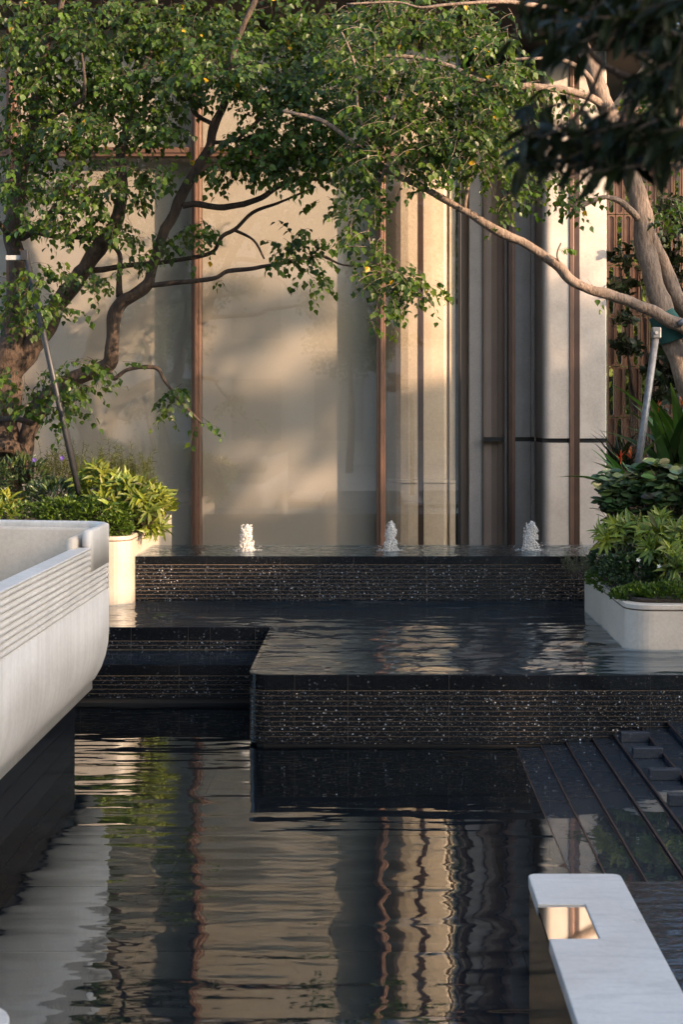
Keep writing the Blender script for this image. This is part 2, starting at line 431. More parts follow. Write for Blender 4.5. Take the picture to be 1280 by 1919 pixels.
# terrace that carries the middle pool
t = thing('terrace_wall', 'long black granite wall with rounded corner below the middle pool', 'wall')
arc = [(XT + RT - RT * math.cos(R(a)), YT + RT - RT * math.sin(R(a))) for a in range(0, 91, 10)]
core = [(XT + .03, YR1 + .02), (XT + .03, YT + RT)] + [(XT + RT - (RT - .004) * math.cos(R(a)), YT + RT - (RT - .004) * math.sin(R(a))) for a in range(0, 91, 10)] + [(4.4, YT + .004), (4.4, YB + .05), (-7.5, YB + .05), (-7.5, YR1 + .008), (XT + .03, YR1 + .008)]
prismo('core', M['grout'], t, [(-7.5, YR1 + .008), (XT + .004, YR1 + .008)] + [(XT + .004, YT + RT)] + core[2:12] + [(4.4, YT + .004), (4.4, YB + .05), (-7.5, YB + .05)], .034, Z1 - .01)
prismo('plinth', M['dark'], t, [(-7.5, YR1 + .04), (XT + .05, YR1 + .04), (XT + .05, YT + .1), (XT + .1, YT + .02), (4.4, YT + .02), (4.4, YB), (-7.5, YB)], -.55, .03)
jn = [fx(p, YT) for p in (552, 652, 842, 1031, 1220, 1409, 1598, 1787)]
segs = [arc + [(fx(552, YT) - .002, YT)]] + straight(fx(552, YT), 4.4, YT, jn)
course_pieces(t, segs, Z1, .105, .0333, .02, M['polish'], M['granite'])
course_pieces(t, [[(XT, YT + RT + (i + 1) * .63 - .002), (XT, YT + RT + i * .63 + .002)] for i in range(3)], Z1, .105, .0333, .02, M['polish'], M['granite'])
# two steps on the left
t = thing('upper_step_wall', 'short black granite riser at the top of the left water steps', 'wall')
course_pieces(t, straight(-7.5, XT - .002, YR1, [fx(p, YR1) for p in (-110, 79, 245, 352, 394, 478)]), Z1, .11, .0333, ZS + .004, M['polish'], M['granite'])
boxo('backing', M['grout'], t, -7.5, XT - .004, YR1 + .004, YR1 + .04, ZS, Z1 - .012)
t = thing('lower_step_wall', 'low black granite riser at the foot of the left water steps', 'wall')
course_pieces(t, straight(-7.5, XT - .002, YR2, [fx(p, YR2) for p in (-200, 10, 150, 335, 600)]), ZS, .085, .0333, .035, M['polish'], M['granite'])
boxo('backing', M['grout'], t, -7.5, XT - .004, YR2 + .004, YR1 + .005, .045, ZS - .012)
boxo('plinth', M['dark'], t, -7.5, XT - .004, YR2 + .02, YR1, -.55, .044)
sheet('step_bed', M['wet'], -7.5, XT, YR2 + .03, YR1, ZS - .006)
sheet('step_water', M['w_mid'], -7.5, XT, YR2 - .001, YR1, ZS + .003)
# upper basin
t = thing('basin_wall', 'tall black granite wall with fine grooves under the three fountain jets', 'wall')
XB0, XB1 = -2.166, 2.3
course_pieces(t, straight(XB0, XB1, YB, [fx(p, YB) for p in (387, 525, 663, 801, 939, 1077)]), Z2, .077, .0336, Z1 - .01, M['polish'], M['granite'])
boxo('core', M['grout'], t, XB0 + .002, XB1, YB + .004, YBB - .035, Z1 - .05, Z2 - .015)
course_pieces(t, [[(b - .002, YBB), (a + .002, YBB)] for a, b in zip([XB0 + i * .7 for i in range(6)], [XB0 + (i + 1) * .7 for i in range(6)])], Z2, .077, .0672, .2, M['polish'], M['granite'])

wp = [(-7.5, YR1 - .001), (XT - .001, YR1 - .001)] + [(XT - .001, YT + RT)] + [(XT + RT - (RT + .001) * math.cos(R(a)), YT + RT - (RT + .001) * math.sin(R(a))) for a in range(10, 91, 10)] + [(4.4, YT - .001), (4.4, YB), (-7.5, YB)]
struct(pyobj('middle_pool_bed', [(x + (.03 if x > -.9 and y < YR1 else 0), y + .03, Z1 - .006) for x, y in wp[:-2]] + [(4.4, YB, Z1 - .006), (-7.5, YB, Z1 - .006)], [tuple(range(len(wp)))], M['floor']))
# the wind-ruffled surface is real relief: many small wave trains, crests mostly across the view
wr_ = random.Random(5); WV = []
for k in range(22):
    lam = .055 * 1.14 ** k; th = R(90 + wr_.gauss(0, 26)); sl = .024 + .012 * (k < 14)
    WV.append((math.cos(th) * 6.2832 / lam, math.sin(th) * 6.2832 / lam, wr_.uniform(0, 6.28), sl * lam / 6.2832))
def wave(x, y):
    g_ = .45 + .9 * max(0, .5 + mnoise.noise(Vector((x * .9, y * 1.6, 3.1))))
    return g_ * sum(a * math.sin(kx * x + ky * y + p) for kx, ky, p, a in WV)
V, F = [], []
def rows(y0, y1, ny, xl, x1, nx, fade0):
    o = len(V)
    for j in range(ny + 1):
        y = y0 + (y1 - y0) * j / ny; xa_ = xl(y)
        for i in range(nx + 1):
            x = xa_ + (x1 - xa_) * i / nx; e = min(1, (y - y0 + .0) / .06) if fade0 else 1
            e = min(e, 1 if xa_ < -2 else max(0, (x - xa_)) / .06 if x - xa_ < .06 else 1)
            V.append((x, y, Z1 + .004 + e * wave(x, y)))
    for j in range(ny):
        for i in range(nx):
            a = o + j * (nx + 1) + i; F.append((a, a + 1, a + nx + 2, a + nx + 1))
def xleft(y):
    d = YT + RT - y
    return XT - .001 if d <= 0 else XT + RT - math.sqrt(max(0, (RT + .001) ** 2 - d * d))
rows(YT - .001, YR1, 120, xleft, 4.4, 170, True)
rows(YR1 - .001, YB, 92, lambda y: -7.5, 4.4, 330, False)
struct(pyobj('middle_pool_water', V, F, M['w_mid'], None, True))
sheet('basin_bed', M['polish'], XB0, XB1, YB + .03, YBB - .03, Z2 - .01)
bx = []
n = 90
V = []; F = []
for j in range(26):
    for i in range(n + 1):
        x = XB0 + (XB1 - XB0) * i / n; y = YB - .001 + (YBB - YB) * j / 25
        z = Z2 + .005
        e = min(1, j / 3, (25 - j) / 3)
        for jx in (462, 732, 995):
            d = math.hypot(x - fx(jx, 13.45), (y - 13.45)); z += e * .007 * math.cos(d * 42) * math.exp(-d * 4.5)
        V.append((x, y, z + e * .004 * mnoise.noise(Vector((x * 7, y * 7, 0)))))
for j in range(25):
    for i in range(n):
        a = j * (n + 1) + i; F.append((a, a + 1, a + n + 2, a + n + 1))
struct(pyobj('basin_water', V, F, M['w_up'], None, True))
# channel and paving between basin and building
struct(boxo('back_paving', M['polish'], None, -9, 9, YBB + .002, 20, -.5, .18))
sheet('channel_water', M['w_up'], -2.1, 6, YBB + .01, 15.5, .26)
struct(boxo('garden_ground', M['soil'], None, 4.42, 12, 8, 30, -.5, .5))

# ================================================================== BUILDING
YF = 16.05
YG = YF + 1.15; DR = .76     # column face, and how much deeper the recess lies
def X(p): return fx(p, YF)
def Z(p): return fz(p, YF)
ZTOP, ZBASE = 6.54, .18
ZTR0, ZTR1 = Z(294), Z(277)
b = thing('pavilion_building', 'stone and glass pavilion with bronze mullions and beige blinds behind the pools', 'building')
mull = [-671, -325, 21, 367, 714]
for i, p in enumerate(mull):
    w = 8.3
    boxo('mullion', M['bronze'], b, X(p - w), X(p + w), YF - .05, YF + .22, ZBASE, ZTOP, .004)
    boxo('mullion_fin', M['bronze'], b, X(p - 1.5), X(p + 3.2), YF - .085, YF - .051, ZBASE, ZTOP, .003)
for a, c in zip(mull[:-1], mull[1:]):
    for z0, z1 in ((ZBASE + .06, ZTR0), (ZTR1, ZTOP)):
        boxo('glass_pane', M['glass'], b, X(a + 8.4), X(c - 8.4), YF + .02, YF + .03, z0, z1)
    boxo('transom', M['bronze'], b, X(a + 8.4), X(c - 8.4), YF - .045, YF + .1, ZTR0, ZTR1, .004)
    boxo('transom_fin', M['bronzed'], b, X(a + 8.4), X(c - 8.4), YF - .05, YF - .046, ZTR0 + .03, ZTR0 + .045)
    boxo('sill', M['bronzed'], b, X(a + 8.4), X(c - 8.4), YF - .03, YF + .1, ZBASE, ZBASE + .06)
    # sheer blinds close behind the glass
    boxo('roller_blind', M['blind'], b, X(a + 8.6), X(c - 8.6), YF + .2, YF + .206, ZBASE + .1, ZTR0 - .02)
    boxo('upper_blind', M['blind'], b, X(a + 9), X(c - 9), YF + .2, YF + .206, ZTR1 + .02, ZTOP)
    boxo('blind_bar', M['bronzed'], b, X(a + 9), X(c - 9), YF + .19, YF + .216, ZBASE + .085, ZBASE + .1)
boxo('interior_wall', M['interior'], b, X(-671), X(714), YF + 2.4, YF + 2.5, ZBASE, ZTOP)
boxo('interior_floor', M['interior'], b, X(-671), X(714), YF + .12, YF + 2.4, ZBASE - .02, ZBASE + .02)
# glazed stone pier to the right of the last mullion
def plan(pts): return [(fx(p, YF + d * .0 + .0) , YF + d) for p, d in pts]
pier = [(724, .95), (727, .5), (735, .38), (743, .27), (752, .225), (766, .205), (784.6, .20), (784.8, .3), (795.2, .3), (795.4, .20), (834, .20), (839, .21), (840, .27), (844, .27), (845, .21), (856, .21), (856, .95)]
pier2 = [(p, d - (.022 if d < .6 else 0)) for p, d in pier]
ZPL = Z(907)
prismo('stone_panel', M['tan'], b, plan(pier), ZPL + .042, ZTOP)
prismo('plinth_moulding', M['tan'], b, plan([(p, d - (.036 if d < .6 else 0)) for p, d in pier]), ZPL, ZPL + .04, .006)
prismo('stone_plinth', M['tan'], b, plan(pier2), ZBASE, ZPL - .003)
boxo('bronze_fin', M['bronzed'], b, X(785), X(795), YF + .194, YF + .26, ZBASE, ZTOP, .003)
boxo('glass_pane', M['glass'], b, X(722.6), X(859), YF + .02, YF + .03, ZBASE + .02, ZTR0)
boxo('glass_pane', M['glass'], b, X(722.6), X(859), YF + .02, YF + .03, ZTR1, ZTOP)
boxo('transom', M['bronze'], b, X(722.6), X(880), YF - .045, YF + .1, ZTR0, ZTR1, .004)
boxo('corner_post', M['black'], b, X(859.4), X(866), YF + .17, YF + .2, ZBASE, ZTOP, .003)
boxo('glass_return', M['black'], b, X(856.5), X(866), YF + .21, YG + DR + .1, ZBASE, ZTOP)
# recessed bays on the right
def G(pts): return [(fx(p, YG), YG + d) for p, d in pts]
def H(pts): return [(fx(p, YG + DR), YG + DR + d) for p, d in pts]
def Hb(name, m, p0, p1, d0, d1, z0=ZBASE, z1=ZTOP, bev=.003): return boxo(name, m, b, fx(p0, YG + DR), fx(p1, YG + DR), YG + DR + d0, YG + DR + d1, z0, z1, bev)
def Gb(name, m, p0, p1, d0, d1, z0=ZBASE, z1=ZTOP, bev=.003): return boxo(name, m, b, fx(p0, YG), fx(p1, YG), YG + d0, YG + d1, z0, z1, bev)
Hb('bronze_panel', M['brown'], 850, 881.6, .45, .8)
Hb('stone_reveal', M['creamcol'], 882, 908, .2, .9)
prismo('curved_bronze_panel', M['brown'], b, H([(908.4, .7), (908.4, .14), (914, .18), (924, .20), (934, .17), (942, .11), (946, .05), (946, .7)]), ZBASE, ZTOP)
ZJ0, ZJ1 = fz(830, YG), fz(821.5, YG)
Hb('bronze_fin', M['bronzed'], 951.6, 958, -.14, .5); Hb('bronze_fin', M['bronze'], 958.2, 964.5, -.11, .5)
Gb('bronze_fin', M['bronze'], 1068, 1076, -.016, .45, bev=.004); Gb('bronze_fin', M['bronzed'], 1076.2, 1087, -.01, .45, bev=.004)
Hb('stone_jamb', M['creamcol'], 946.4, 951.4, .01, .5)
XC0 = 1016.8
prof = {'c': [(XC0, DR + .3), (XC0, .11), (1017.1, .085), (1017.8, .066), (1019.2, .047), (1021.2, .031), (1023.8, .018), (1027, .008), (1030.5, .002), (1034, .0), (1067.6, .0), (1067.6, DR + .3)],
        'd': [(1087.4, DR + .3), (1087.4, .0), (1135, .0), (1137.4, .012), (1138, .03), (1138, DR + .3)]}
def G2(pts): return [(fx(p, YG), YG + d) for p, d in pts]
for k in 'cd':
    prismo('stone_panel', M['creamcol'], b, G2(prof[k]), ZBASE, ZJ0); prismo('stone_panel', M['creamcol'], b, G2(prof[k]), ZJ1, ZTOP)
pa_ = [(fx(964.8, YG + DR), YG + DR + .4), (fx(964.8, YG + DR), YG + DR), (fx(XC0, YG) - .06, YG + DR), (fx(XC0, YG) - .06, YG + DR + .4)]
prismo('stone_panel', M['creamcol'], b, pa_, ZBASE, ZJ0); prismo('stone_panel', M['creamcol'], b, pa_, ZJ1, ZTOP)
boxo('stone_bead', M['creamcol'], b, fx(XC0, YG) - .058, fx(XC0, YG) - .001, YG + DR - .05, YG + DR + .3, ZBASE, ZJ0, .015); boxo('stone_bead', M['creamcol'], b, fx(XC0, YG) - .058, fx(XC0, YG) - .001, YG + DR - .05, YG + DR + .3, ZJ1, ZTOP, .015)
boxo('joint_channel', M['black'], b, fx(965, YG + DR), fx(XC0, YG) - .002, YG + DR + .03, YG + DR + .09, ZJ0 + .001, ZJ1 - .001); Gb('joint_channel', M['black'], 1018.4, 1067, .06, DR, ZJ0 + .001, ZJ1 - .001, 0); Gb('joint_channel', M['black'], 1088, 1137, .045, DR, ZJ0 + .001, ZJ1 - .001, 0)
Hb('joint_band', M['black'], 908.5, 946, .04, .13, ZJ0 + .001, ZJ1 - .001, 0)
boxo('back_wall', M['interior'], b, X(714), fx(1138, YG), YG + DR + .62, YG + DR + .9, ZBASE, ZTOP)
# roof with a deep dark soffit
boxo('soffit', M['dark'], b, -9, 3.4, 15.0, 21, ZTOP, ZTOP + .12)
boxo('fascia', M['dark'], b, -9, 3.4, 14.95, 15.45, ZTOP + .122, ZTOP + .95, .01)
boxo('roof', M['backstone'], b, -9, 3.3, 15.46, 21, ZTOP + .122, ZTOP + .9)

# bronze screen of slotted cells at the right
YS = 18.6
sc = thing('bronze_screen', 'bronze lattice screen of rounded slots beside the white stone columns', 'screen')
cw, ch = 15.4 * YS / FPX, 95 * YS / FPX
def cell(open_):
    bm = bmesh.new(); g = .006; d = .05
    x0, x1, z0, z1 = g, cw - g, g, ch - g
    r = (cw - 2 * .022) / 2; cx = cw / 2
    inner = [(cx + r * math.cos(R(a)), .022 + r + r * math.sin(R(a))) for a in range(180, 361, 30)] + [(cx + r * math.cos(R(a)), ch - .022 - r + r * math.sin(R(a))) for a in range(0, 181, 30)]
    nI = len(inner)
    def clampo(p):
        x, z = p; ax = x - cx
        return (x0 if ax < 0 else x1 if ax > 0 else cx, z0 if z < ch * .3 and abs(ax) < r * .75 else z1 if z > ch * .7 and abs(ax) < r * .75 else (z0 if z < ch / 2 else z1))
    outer = [clampo(p) for p in inner]
    vi = [bm.verts.new((x, 0, z)) for x, z in inner]; vo = [bm.verts.new((x, 0, z)) for x, z in outer]
    vb = [bm.verts.new((x, d if open_ else .025, z)) for x, z in inner]; ob = [bm.verts.new((x, d, z)) for x, z in outer]
    for i in range(nI):
        j = (i + 1) % nI
        for q in ((vi[i], vi[j], vo[j], vo[i]), (vi[j], vi[i], vb[i], vb[j]), (vo[i], vo[j], ob[j], ob[i])):
            bm.faces.new(q)
        if open_: bm.faces.new((vb[i], ob[i], ob[j], vb[j]))
    if not open_: bm.faces.new(vb)
    bmesh.ops.remove_doubles(bm, verts=bm.verts[:], dist=1e-5); bmesh.ops.dissolve_degenerate(bm, edges=bm.edges[:], dist=1e-6)
    me = bpy.data.meshes.new('screen_cell'); bm.to_mesh(me); bm.free(); me.materials.append(M['screen']); return me
co, cc = cell(True), cell(False)
x0s, z0s = fx(1139, YS), fz(782, YS)
for i in range(15):
    for j in range(-1, 6):
        if i % 2 and j % 2: m = cc
        op = (i + j) % 2 == 0
        o = me_obj('screen_cell', co if op else cc, None, sc); o.location = (x0s + i * cw, YS, z0s + j * ch)
boxo('base_panel', M['bronzed'], sc, x0s, x0s + 15 * cw, YS, YS + .05, .45, z0s - ch - .004)
boxo('top_rail', M['bronze'], sc, x0s, x0s + 15 * cw, YS - .01, YS + .06, z0s + 6 * ch + .002, z0s + 6 * ch + .08)

# ================================================================== PLANTERS, PARAPETS
def planter(name, label, pts, z0, zt, mat_, soilz):
    t = thing(name, label, 'planter')
    bm = prism(bmesh.new(), pts, z0, zt - .045); obj('body', bm, mat_, t)
    cx = sum(p[0] for p in pts) / len(pts); cy = sum(p[1] for p in pts) / len(pts)
    ins = [(x + (cx - x) / max(.01, math.hypot(cx - x, cy - y)) * .008, y + (cy - y) / max(.01, math.hypot(cx - x, cy - y)) * .008) for x, y in pts]
    prismo('shadow_joint', M['grout'], t, ins, zt - .045, zt - .036)
    prismo('rim', mat_, t, pts, zt - .036, zt, .006)
    ins2 = [(x + (cx - x) / max(.01, math.hypot(cx - x, cy - y)) * .12, y + (cy - y) / max(.01, math.hypot(cx - x, cy - y)) * .12) for x, y in pts]
    prismo('soil', M['soil'], t, ins2, zt + .001, zt + .03, .01)
    return t
planter('stone_planter', 'low cream stone planter with rounded corner on the right of the pool', rrect(1.822, 5.2, 10.19, 12.43, .19, '1001'), Z1 - .05, .80, M['cream'], .8)
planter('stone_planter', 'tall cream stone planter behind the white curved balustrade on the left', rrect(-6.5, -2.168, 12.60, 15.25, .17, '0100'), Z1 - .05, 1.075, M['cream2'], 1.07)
t = tag(prismo('garden_bed', M['soil'], None, [(2.35, 12.5), (7, 12.5), (7, 18.3), (2.95, 18.3), (2.95, 16.9), (2.35, 15.2)], .0, .72, .02), 'dark soil bed behind the right hand planter', 'garden bed')

# white curved balustrade (boat-shaped viewing deck)
bw = thing('curved_balustrade', 'white marble boat-shaped balustrade with carved grooves on the left', 'balustrade')
def hull_path(y0, rc=.22):
    P = [(-1.75, y0 + (9.38 - y0) * i / 14, 1, 0) for i in range(14)]
    for i in range(13):
        a = R(i * 78 / 12); P.append((-1.75 - rc + rc * math.cos(a), 9.38 + rc * math.sin(a), math.cos(a), math.sin(a)))
    ax, ay = P[-1][0], P[-1][1]
    for i in range(1, 12):
        x = ax - .32 * i; k = (1 - i / 11)
        a = R(78 + 12 * i / 11); y = P[-1][1] + .32 / math.tan(a) if a < R(89.9) else P[-1][1]
        P.append((x, y, math.cos(a), math.sin(a)))
    return P
hp = hull_path(3.0)
ZR, ZTIP = 1.347, 1.452
outer = [(0, 1.02), (0, .74), (-.006, .66), (-.022, .58), (-.05, .50), (-.09, .43), (-.15, .37), (-.20, .355)]
V, F = sweep([(-.11, .36), (-.11, 1.02)] + outer, hp); pyobj('hull', V, F, M['marble'], bw, True)
# grooved band on the long side: separate reeds
band0, band1 = 1.022, ZR
nr = 9
for k in range(nr):
    z0 = band0 + (band1 - band0 - .012) * k / nr; z1 = band0 + (band1 - band0 - .012) * (k + 1) / nr
    h = z1 - z0
    pr = [(-.10, z0), (-.012, z0 + .001), (-.003, z0 + h * .22), (0, z0 + h * .5), (-.003, z0 + h * .8), (-.012, z1 - .001), (-.10, z1)]
    pa = [p for p in hp if p[1] <= 8.9 and p[2] > .999]; pa.append((-1.75, 8.80, 1, 0))
    V, F = sweep(pr, pa); pyobj('reed', V, F, M['marble'], bw, False)
    if k < 5:
        V, F = sweep(pr, [(-1.75, 8.806, 1, 0), (-1.75, 9.38, 1, 0)]); pyobj('reed', V, F, M['marble'], bw, False)
pa = [p for p in hp if p[1] <= 8.9 and p[2] > .999] + [(-1.75, 8.80, 1, 0)]
V, F = sweep([(-.112, band1 - .012), (.0, band1 - .012), (.002, band1 - .004), (-.004, band1), (-.106, band1), (-.112, band1 - .005)], pa); pyobj('handrail', V, F, M['marble'], bw, False)
# tip: taller end that wraps the corner and runs along the far side
ta = [(-1.75, 8.806, 1, 0), (-1.75, 8.9, 1, 0), (-1.75, 9.0, 1, 0)] + [p for p in hp if p[1] >= 9.37]
zr5 = band0 + (band1 - band0 - .012) * 5 / nr
V, F = sweep([(-.055, zr5), (0, zr5), (.0, ZTIP - .02), (-.006, ZTIP - .005), (-.02, ZTIP), (-.038, ZTIP), (-.05, ZTIP - .006), (-.055, ZTIP - .02)], ta); pyobj('end_wall', V, F, M['marble'], bw, True)
V, F = sweep([(-.055, 1.02), (-.001, 1.02), (-.001, zr5), (-.055, zr5)], [p for p in hp if p[1] >= 9.375]); pyobj('end_wall_base', V, F, M['marble'], bw, False)
ti = [(-1.75, 8.70, 1, 0), (-1.75, 8.9, 1, 0)] + [p for p in hp if p[1] >= 9.37]
V, F = sweep([(-.135, .6), (-.085, .6), (-.085, ZTIP - .055), (-.095, ZTIP - .04), (-.115, ZTIP - .037), (-.13, ZTIP - .045), (-.135, ZTIP - .06)], ti); pyobj('inner_wall', V, F, M['cream'], bw, True)  # cream colour stands in for warm light on this inner face
pyobj('deck_floor', [(-6, 3, .62), (-1.86, 3, .62), (-1.86, 9.36, .62), (-2.0, 9.5, .62), (-6, 9.6, .62)], [(0, 1, 2, 3, 4)], M['cream'], bw)
# dark pedestal below it
pd = thing('deck_pedestal', 'dark polished granite pedestal under the white curved balustrade', 'pedestal')
pp = [(-1.885, 3.0 + 5.95 * i / 8) for i in range(9)] + [(-1.885 - .12 + .12 * math.cos(R(a)), 8.95 + .12 * math.sin(R(a))) for a in range(15, 91, 15)] + [(-6, 9.08)]
for k in range(len(pp) - 1):
    (xa, ya), (xb, yb) = pp[k], pp[k + 1]
    for z in range(7):
        V = []
        d = Vector((yb - ya, -(xb - xa))).normalized() * -.02
        for (x, y) in ((xa, ya), (xb, yb), (xb + d.x, yb + d.y), (xa + d.x, ya + d.y)):
            V += [(x, y, -.5 + z * .125), (x, y, -.5 + z * .125 + .122)]
        pyobj('granite_tile', V, [(0, 2, 3, 1), (1, 3, 5, 7), (4, 6, 7, 5), (0, 1, 7, 6)], M['pedestal'], pd)
prismo('core', M['bronzed'], pd, [(x - .012, y - .004) for x, y in pp] + [(-6, 3.0)], -.55, .5)

# white stone parapet at lower right with a water notch
pr_ = thing('white_parapet', 'white marble parapet slab with a polished square inset at lower right', 'parapet')
xa, xb, ya, yb = .584, .934, 1.3, 5.38
n0, n1, nx = 4.72, 5.05, .752
rr = rrect(xa, xb, ya, yb, .035, '0011', 6)
cap = [(xa, ya), (xb, ya)] + [(xb - .035 + .035 * math.cos(R(a)), yb - .035 + .035 * math.sin(R(a))) for a in range(0, 91, 15)] + [(xa + .03 - .03 * math.sin(R(a)), yb - .03 + .03 * math.cos(R(a))) for a in range(0, 91, 15)] + [(xa, n1), (nx, n1), (nx, n0), (xa, n0)]
prismo('slab', M['slab'], pr_, cap, .400, .446, .004)
prismo('notch_floor', M['polish'], pr_, [(xa + .002, n0 + .001), (nx - .001, n0 + .001), (nx - .001, n1 - .001), (xa + .002, n1 - .001)], .400, .415)
pyobj('mirror_plate', [(xa - .001, n0 + .002, .439), (nx - .002, n0 + .002, .439), (nx - .002, n1 - .002, .439), (xa - .001, n1 - .002, .439)], [(0, 1, 2, 3)], M['mirror'], pr_)
prismo('base_wall', M['polish'], pr_, [(xa + .006, ya), (xb - .006, ya), (xb - .006, yb - .01), (xa + .006, yb - .01)], -.5, .399)
ld = thing('granite_ledge', 'dark wet granite ledge right of the white parapet', 'ledge')
boxo('ledge_slab', M['wet'], ld, xb + .004, 3.4, 1.3, 5.372, -.4, .418, .006)
pyobj('ledge_water', [(xb + .006, 1.3, .4225), (3.4, 1.3, .4225), (3.4, 5.368, .4225), (xb + .006, 5.368, .4225)], [(0, 1, 2, 3)], M['w_ledge'], ld)
nb = thing('near_parapet', 'rounded end of a white stone parapet in the bottom left corner', 'parapet')
prismo('slab', M['slab'], nb, rrect(-1.7, -1.045, 1.3, 4.22, .16, '0011', 8), .395, .446, .006)
prismo('base_wall', M['polish'], nb, rrect(-1.69, -1.055, 1.3, 4.21, .155, '0011', 8), -.5, .394)

# cascade steps on the right
cs = thing('cascade_steps', 'broad shallow dark granite steps with thin water on the right', 'steps')
xs = [.933, 1.097, 1.262, 1.436, 1.572, 1.76, 1.925, 2.09, 2.255, 2.42, 2.585]
zs = [.003, .016, .036, .060, .088, .125, .165, .20, .235, .27, .305]
for i in range(len(xs)):
    x0 = xs[i]; x1 = xs[i + 1] if i + 1 < len(xs) else 3.6
    ys = [5.38]; k = 0
    while ys[-1] < YT - .05: ys.append(min(YT - .004, ys[-1] + (.55 + .12 * ((i * 7 + k * 3) % 5)))); k += 1
    for a, c in zip(ys[:-1], ys[1:]):
        boxo('step_slab', M['wet'], cs, x0, x1 - .001, a + .0015, c - .0015, zs[i] - .16, zs[i], .003)
    boxo('edge_glint', M['bronze'], cs, x0 - .004, x0 - .0005, 5.38, YT - .004, zs[i] - .013, zs[i] - .002)  # bronze strip stands in for the coppery sun glint along each edge
    if zs[i] > 0:
        pyobj('step_film', [(x0, 5.38, zs[i] + .003), (x1 - .006, 5.38, zs[i] + .003), (x1 - .006, YT - .004, zs[i] + .003), (x0, YT - .004, zs[i] + .003)], [(0, 1, 2, 3)], M['w_film'], cs)
for y, xr in ((9.03, 1.758), (8.61, 1.758), (8.10, 1.92), (7.57, 1.92), (7.05, 1.92), (6.5, 1.92)):
    boxo('baffle_bar', M['wet'], cs, 1.575, 1.757, y, y + .06, zs[4] + .001, zs[4] + .062, .004)

# ================================================================== FOUNTAIN JETS
def jet(px, h, w, seed, label):
    rnd = random.Random(seed); bm = bmesh.new()
    Y = 13.45; x0 = fx(px, Y); z0 = Z2 + .002
    for i in range(1500):
        t = rnd.random() ** .85; a = rnd.uniform(0, 6.283)
        lim = w * (.92 - .30 * t ** 2.2) * (1 + .55 * mnoise.noise(Vector((t * 7, seed * 3.3, math.cos(a)))))
        if t > .8: lim *= max(.15, 1 - ((t - .8) / .2) ** 2 * .85)
        rad = lim * rnd.random() ** .55
        s_ = rnd.uniform(.0018, .0062) * (1.15 - .3 * t)
        m_ = Matrix.Translation((x0 + rad * math.cos(a) + .010 * math.sin(t * 4 + seed), Y + rad * math.sin(a), z0 + h * t * (1 - .16 * (rad / w) ** 2))) @ Matrix.Rotation(rnd.uniform(-.4, .4), 4, 'Y') @ Matrix.Diagonal((rnd.uniform(.7, 1.2), rnd.uniform(.7, 1.2), rnd.uniform(.8, 2.6), 1))
        bmesh.ops.create_icosphere(bm, subdivisions=1, radius=s_, matrix=m_)
    t = thing('fountain_jet', label, 'fountain', group='fountain jets in the upper basin')
    obj('water_column', bm, M['foam'], t, True)
    bm = bmesh.new()
    for i in range(210):
        tt = rnd.random() ** 1.4; a = rnd.uniform(0, 6.283); rad = w * (1.0 - .4 * tt) * rnd.uniform(.85, 1.22)
        if rnd.random() < .16: rad = w * rnd.uniform(1.3, 2.6); tt = rnd.random() * .28
        mtx = Matrix.Translation((x0 + rad * math.cos(a), Y + rad * math.sin(a), z0 + h * tt)) @ Matrix.Diagonal((1, 1, rnd.uniform(.8, 1.8), 1))
        bmesh.ops.create_icosphere(bm, subdivisions=1, radius=rnd.uniform(.002, .0085) * (1 if rad < w * 1.25 else .6), matrix=mtx)
    o = obj('droplets', bm, M['foam'], t, True); o['kind'] = 'stuff'
    bm = bmesh.new()   # foam ring where the jet falls back
    for i in range(70):
        a = rnd.uniform(0, 6.283); rad = w * rnd.uniform(.8, 2.1) ; s = rnd.uniform(.003, .011)
        mtx = Matrix.Translation((x0 + rad * math.cos(a), Y + rad * math.sin(a), z0 + .003)) @ Matrix.Diagonal((1, 1, .35, 1))
        bmesh.ops.create_icosphere(bm, subdivisions=1, radius=s, matrix=mtx)
    o = obj('foam_ring', bm, M['foam'], t, True); o['kind'] = 'stuff'
jet(462, .245, .068, 3, 'white fountain jet furthest left, before the beige blind')
jet(732, .275, .058, 11, 'slim fountain jet in the middle, before the glazed stone pier')
jet(995, .275, .074, 23, 'fountain jet furthest right, before the white stone columns')

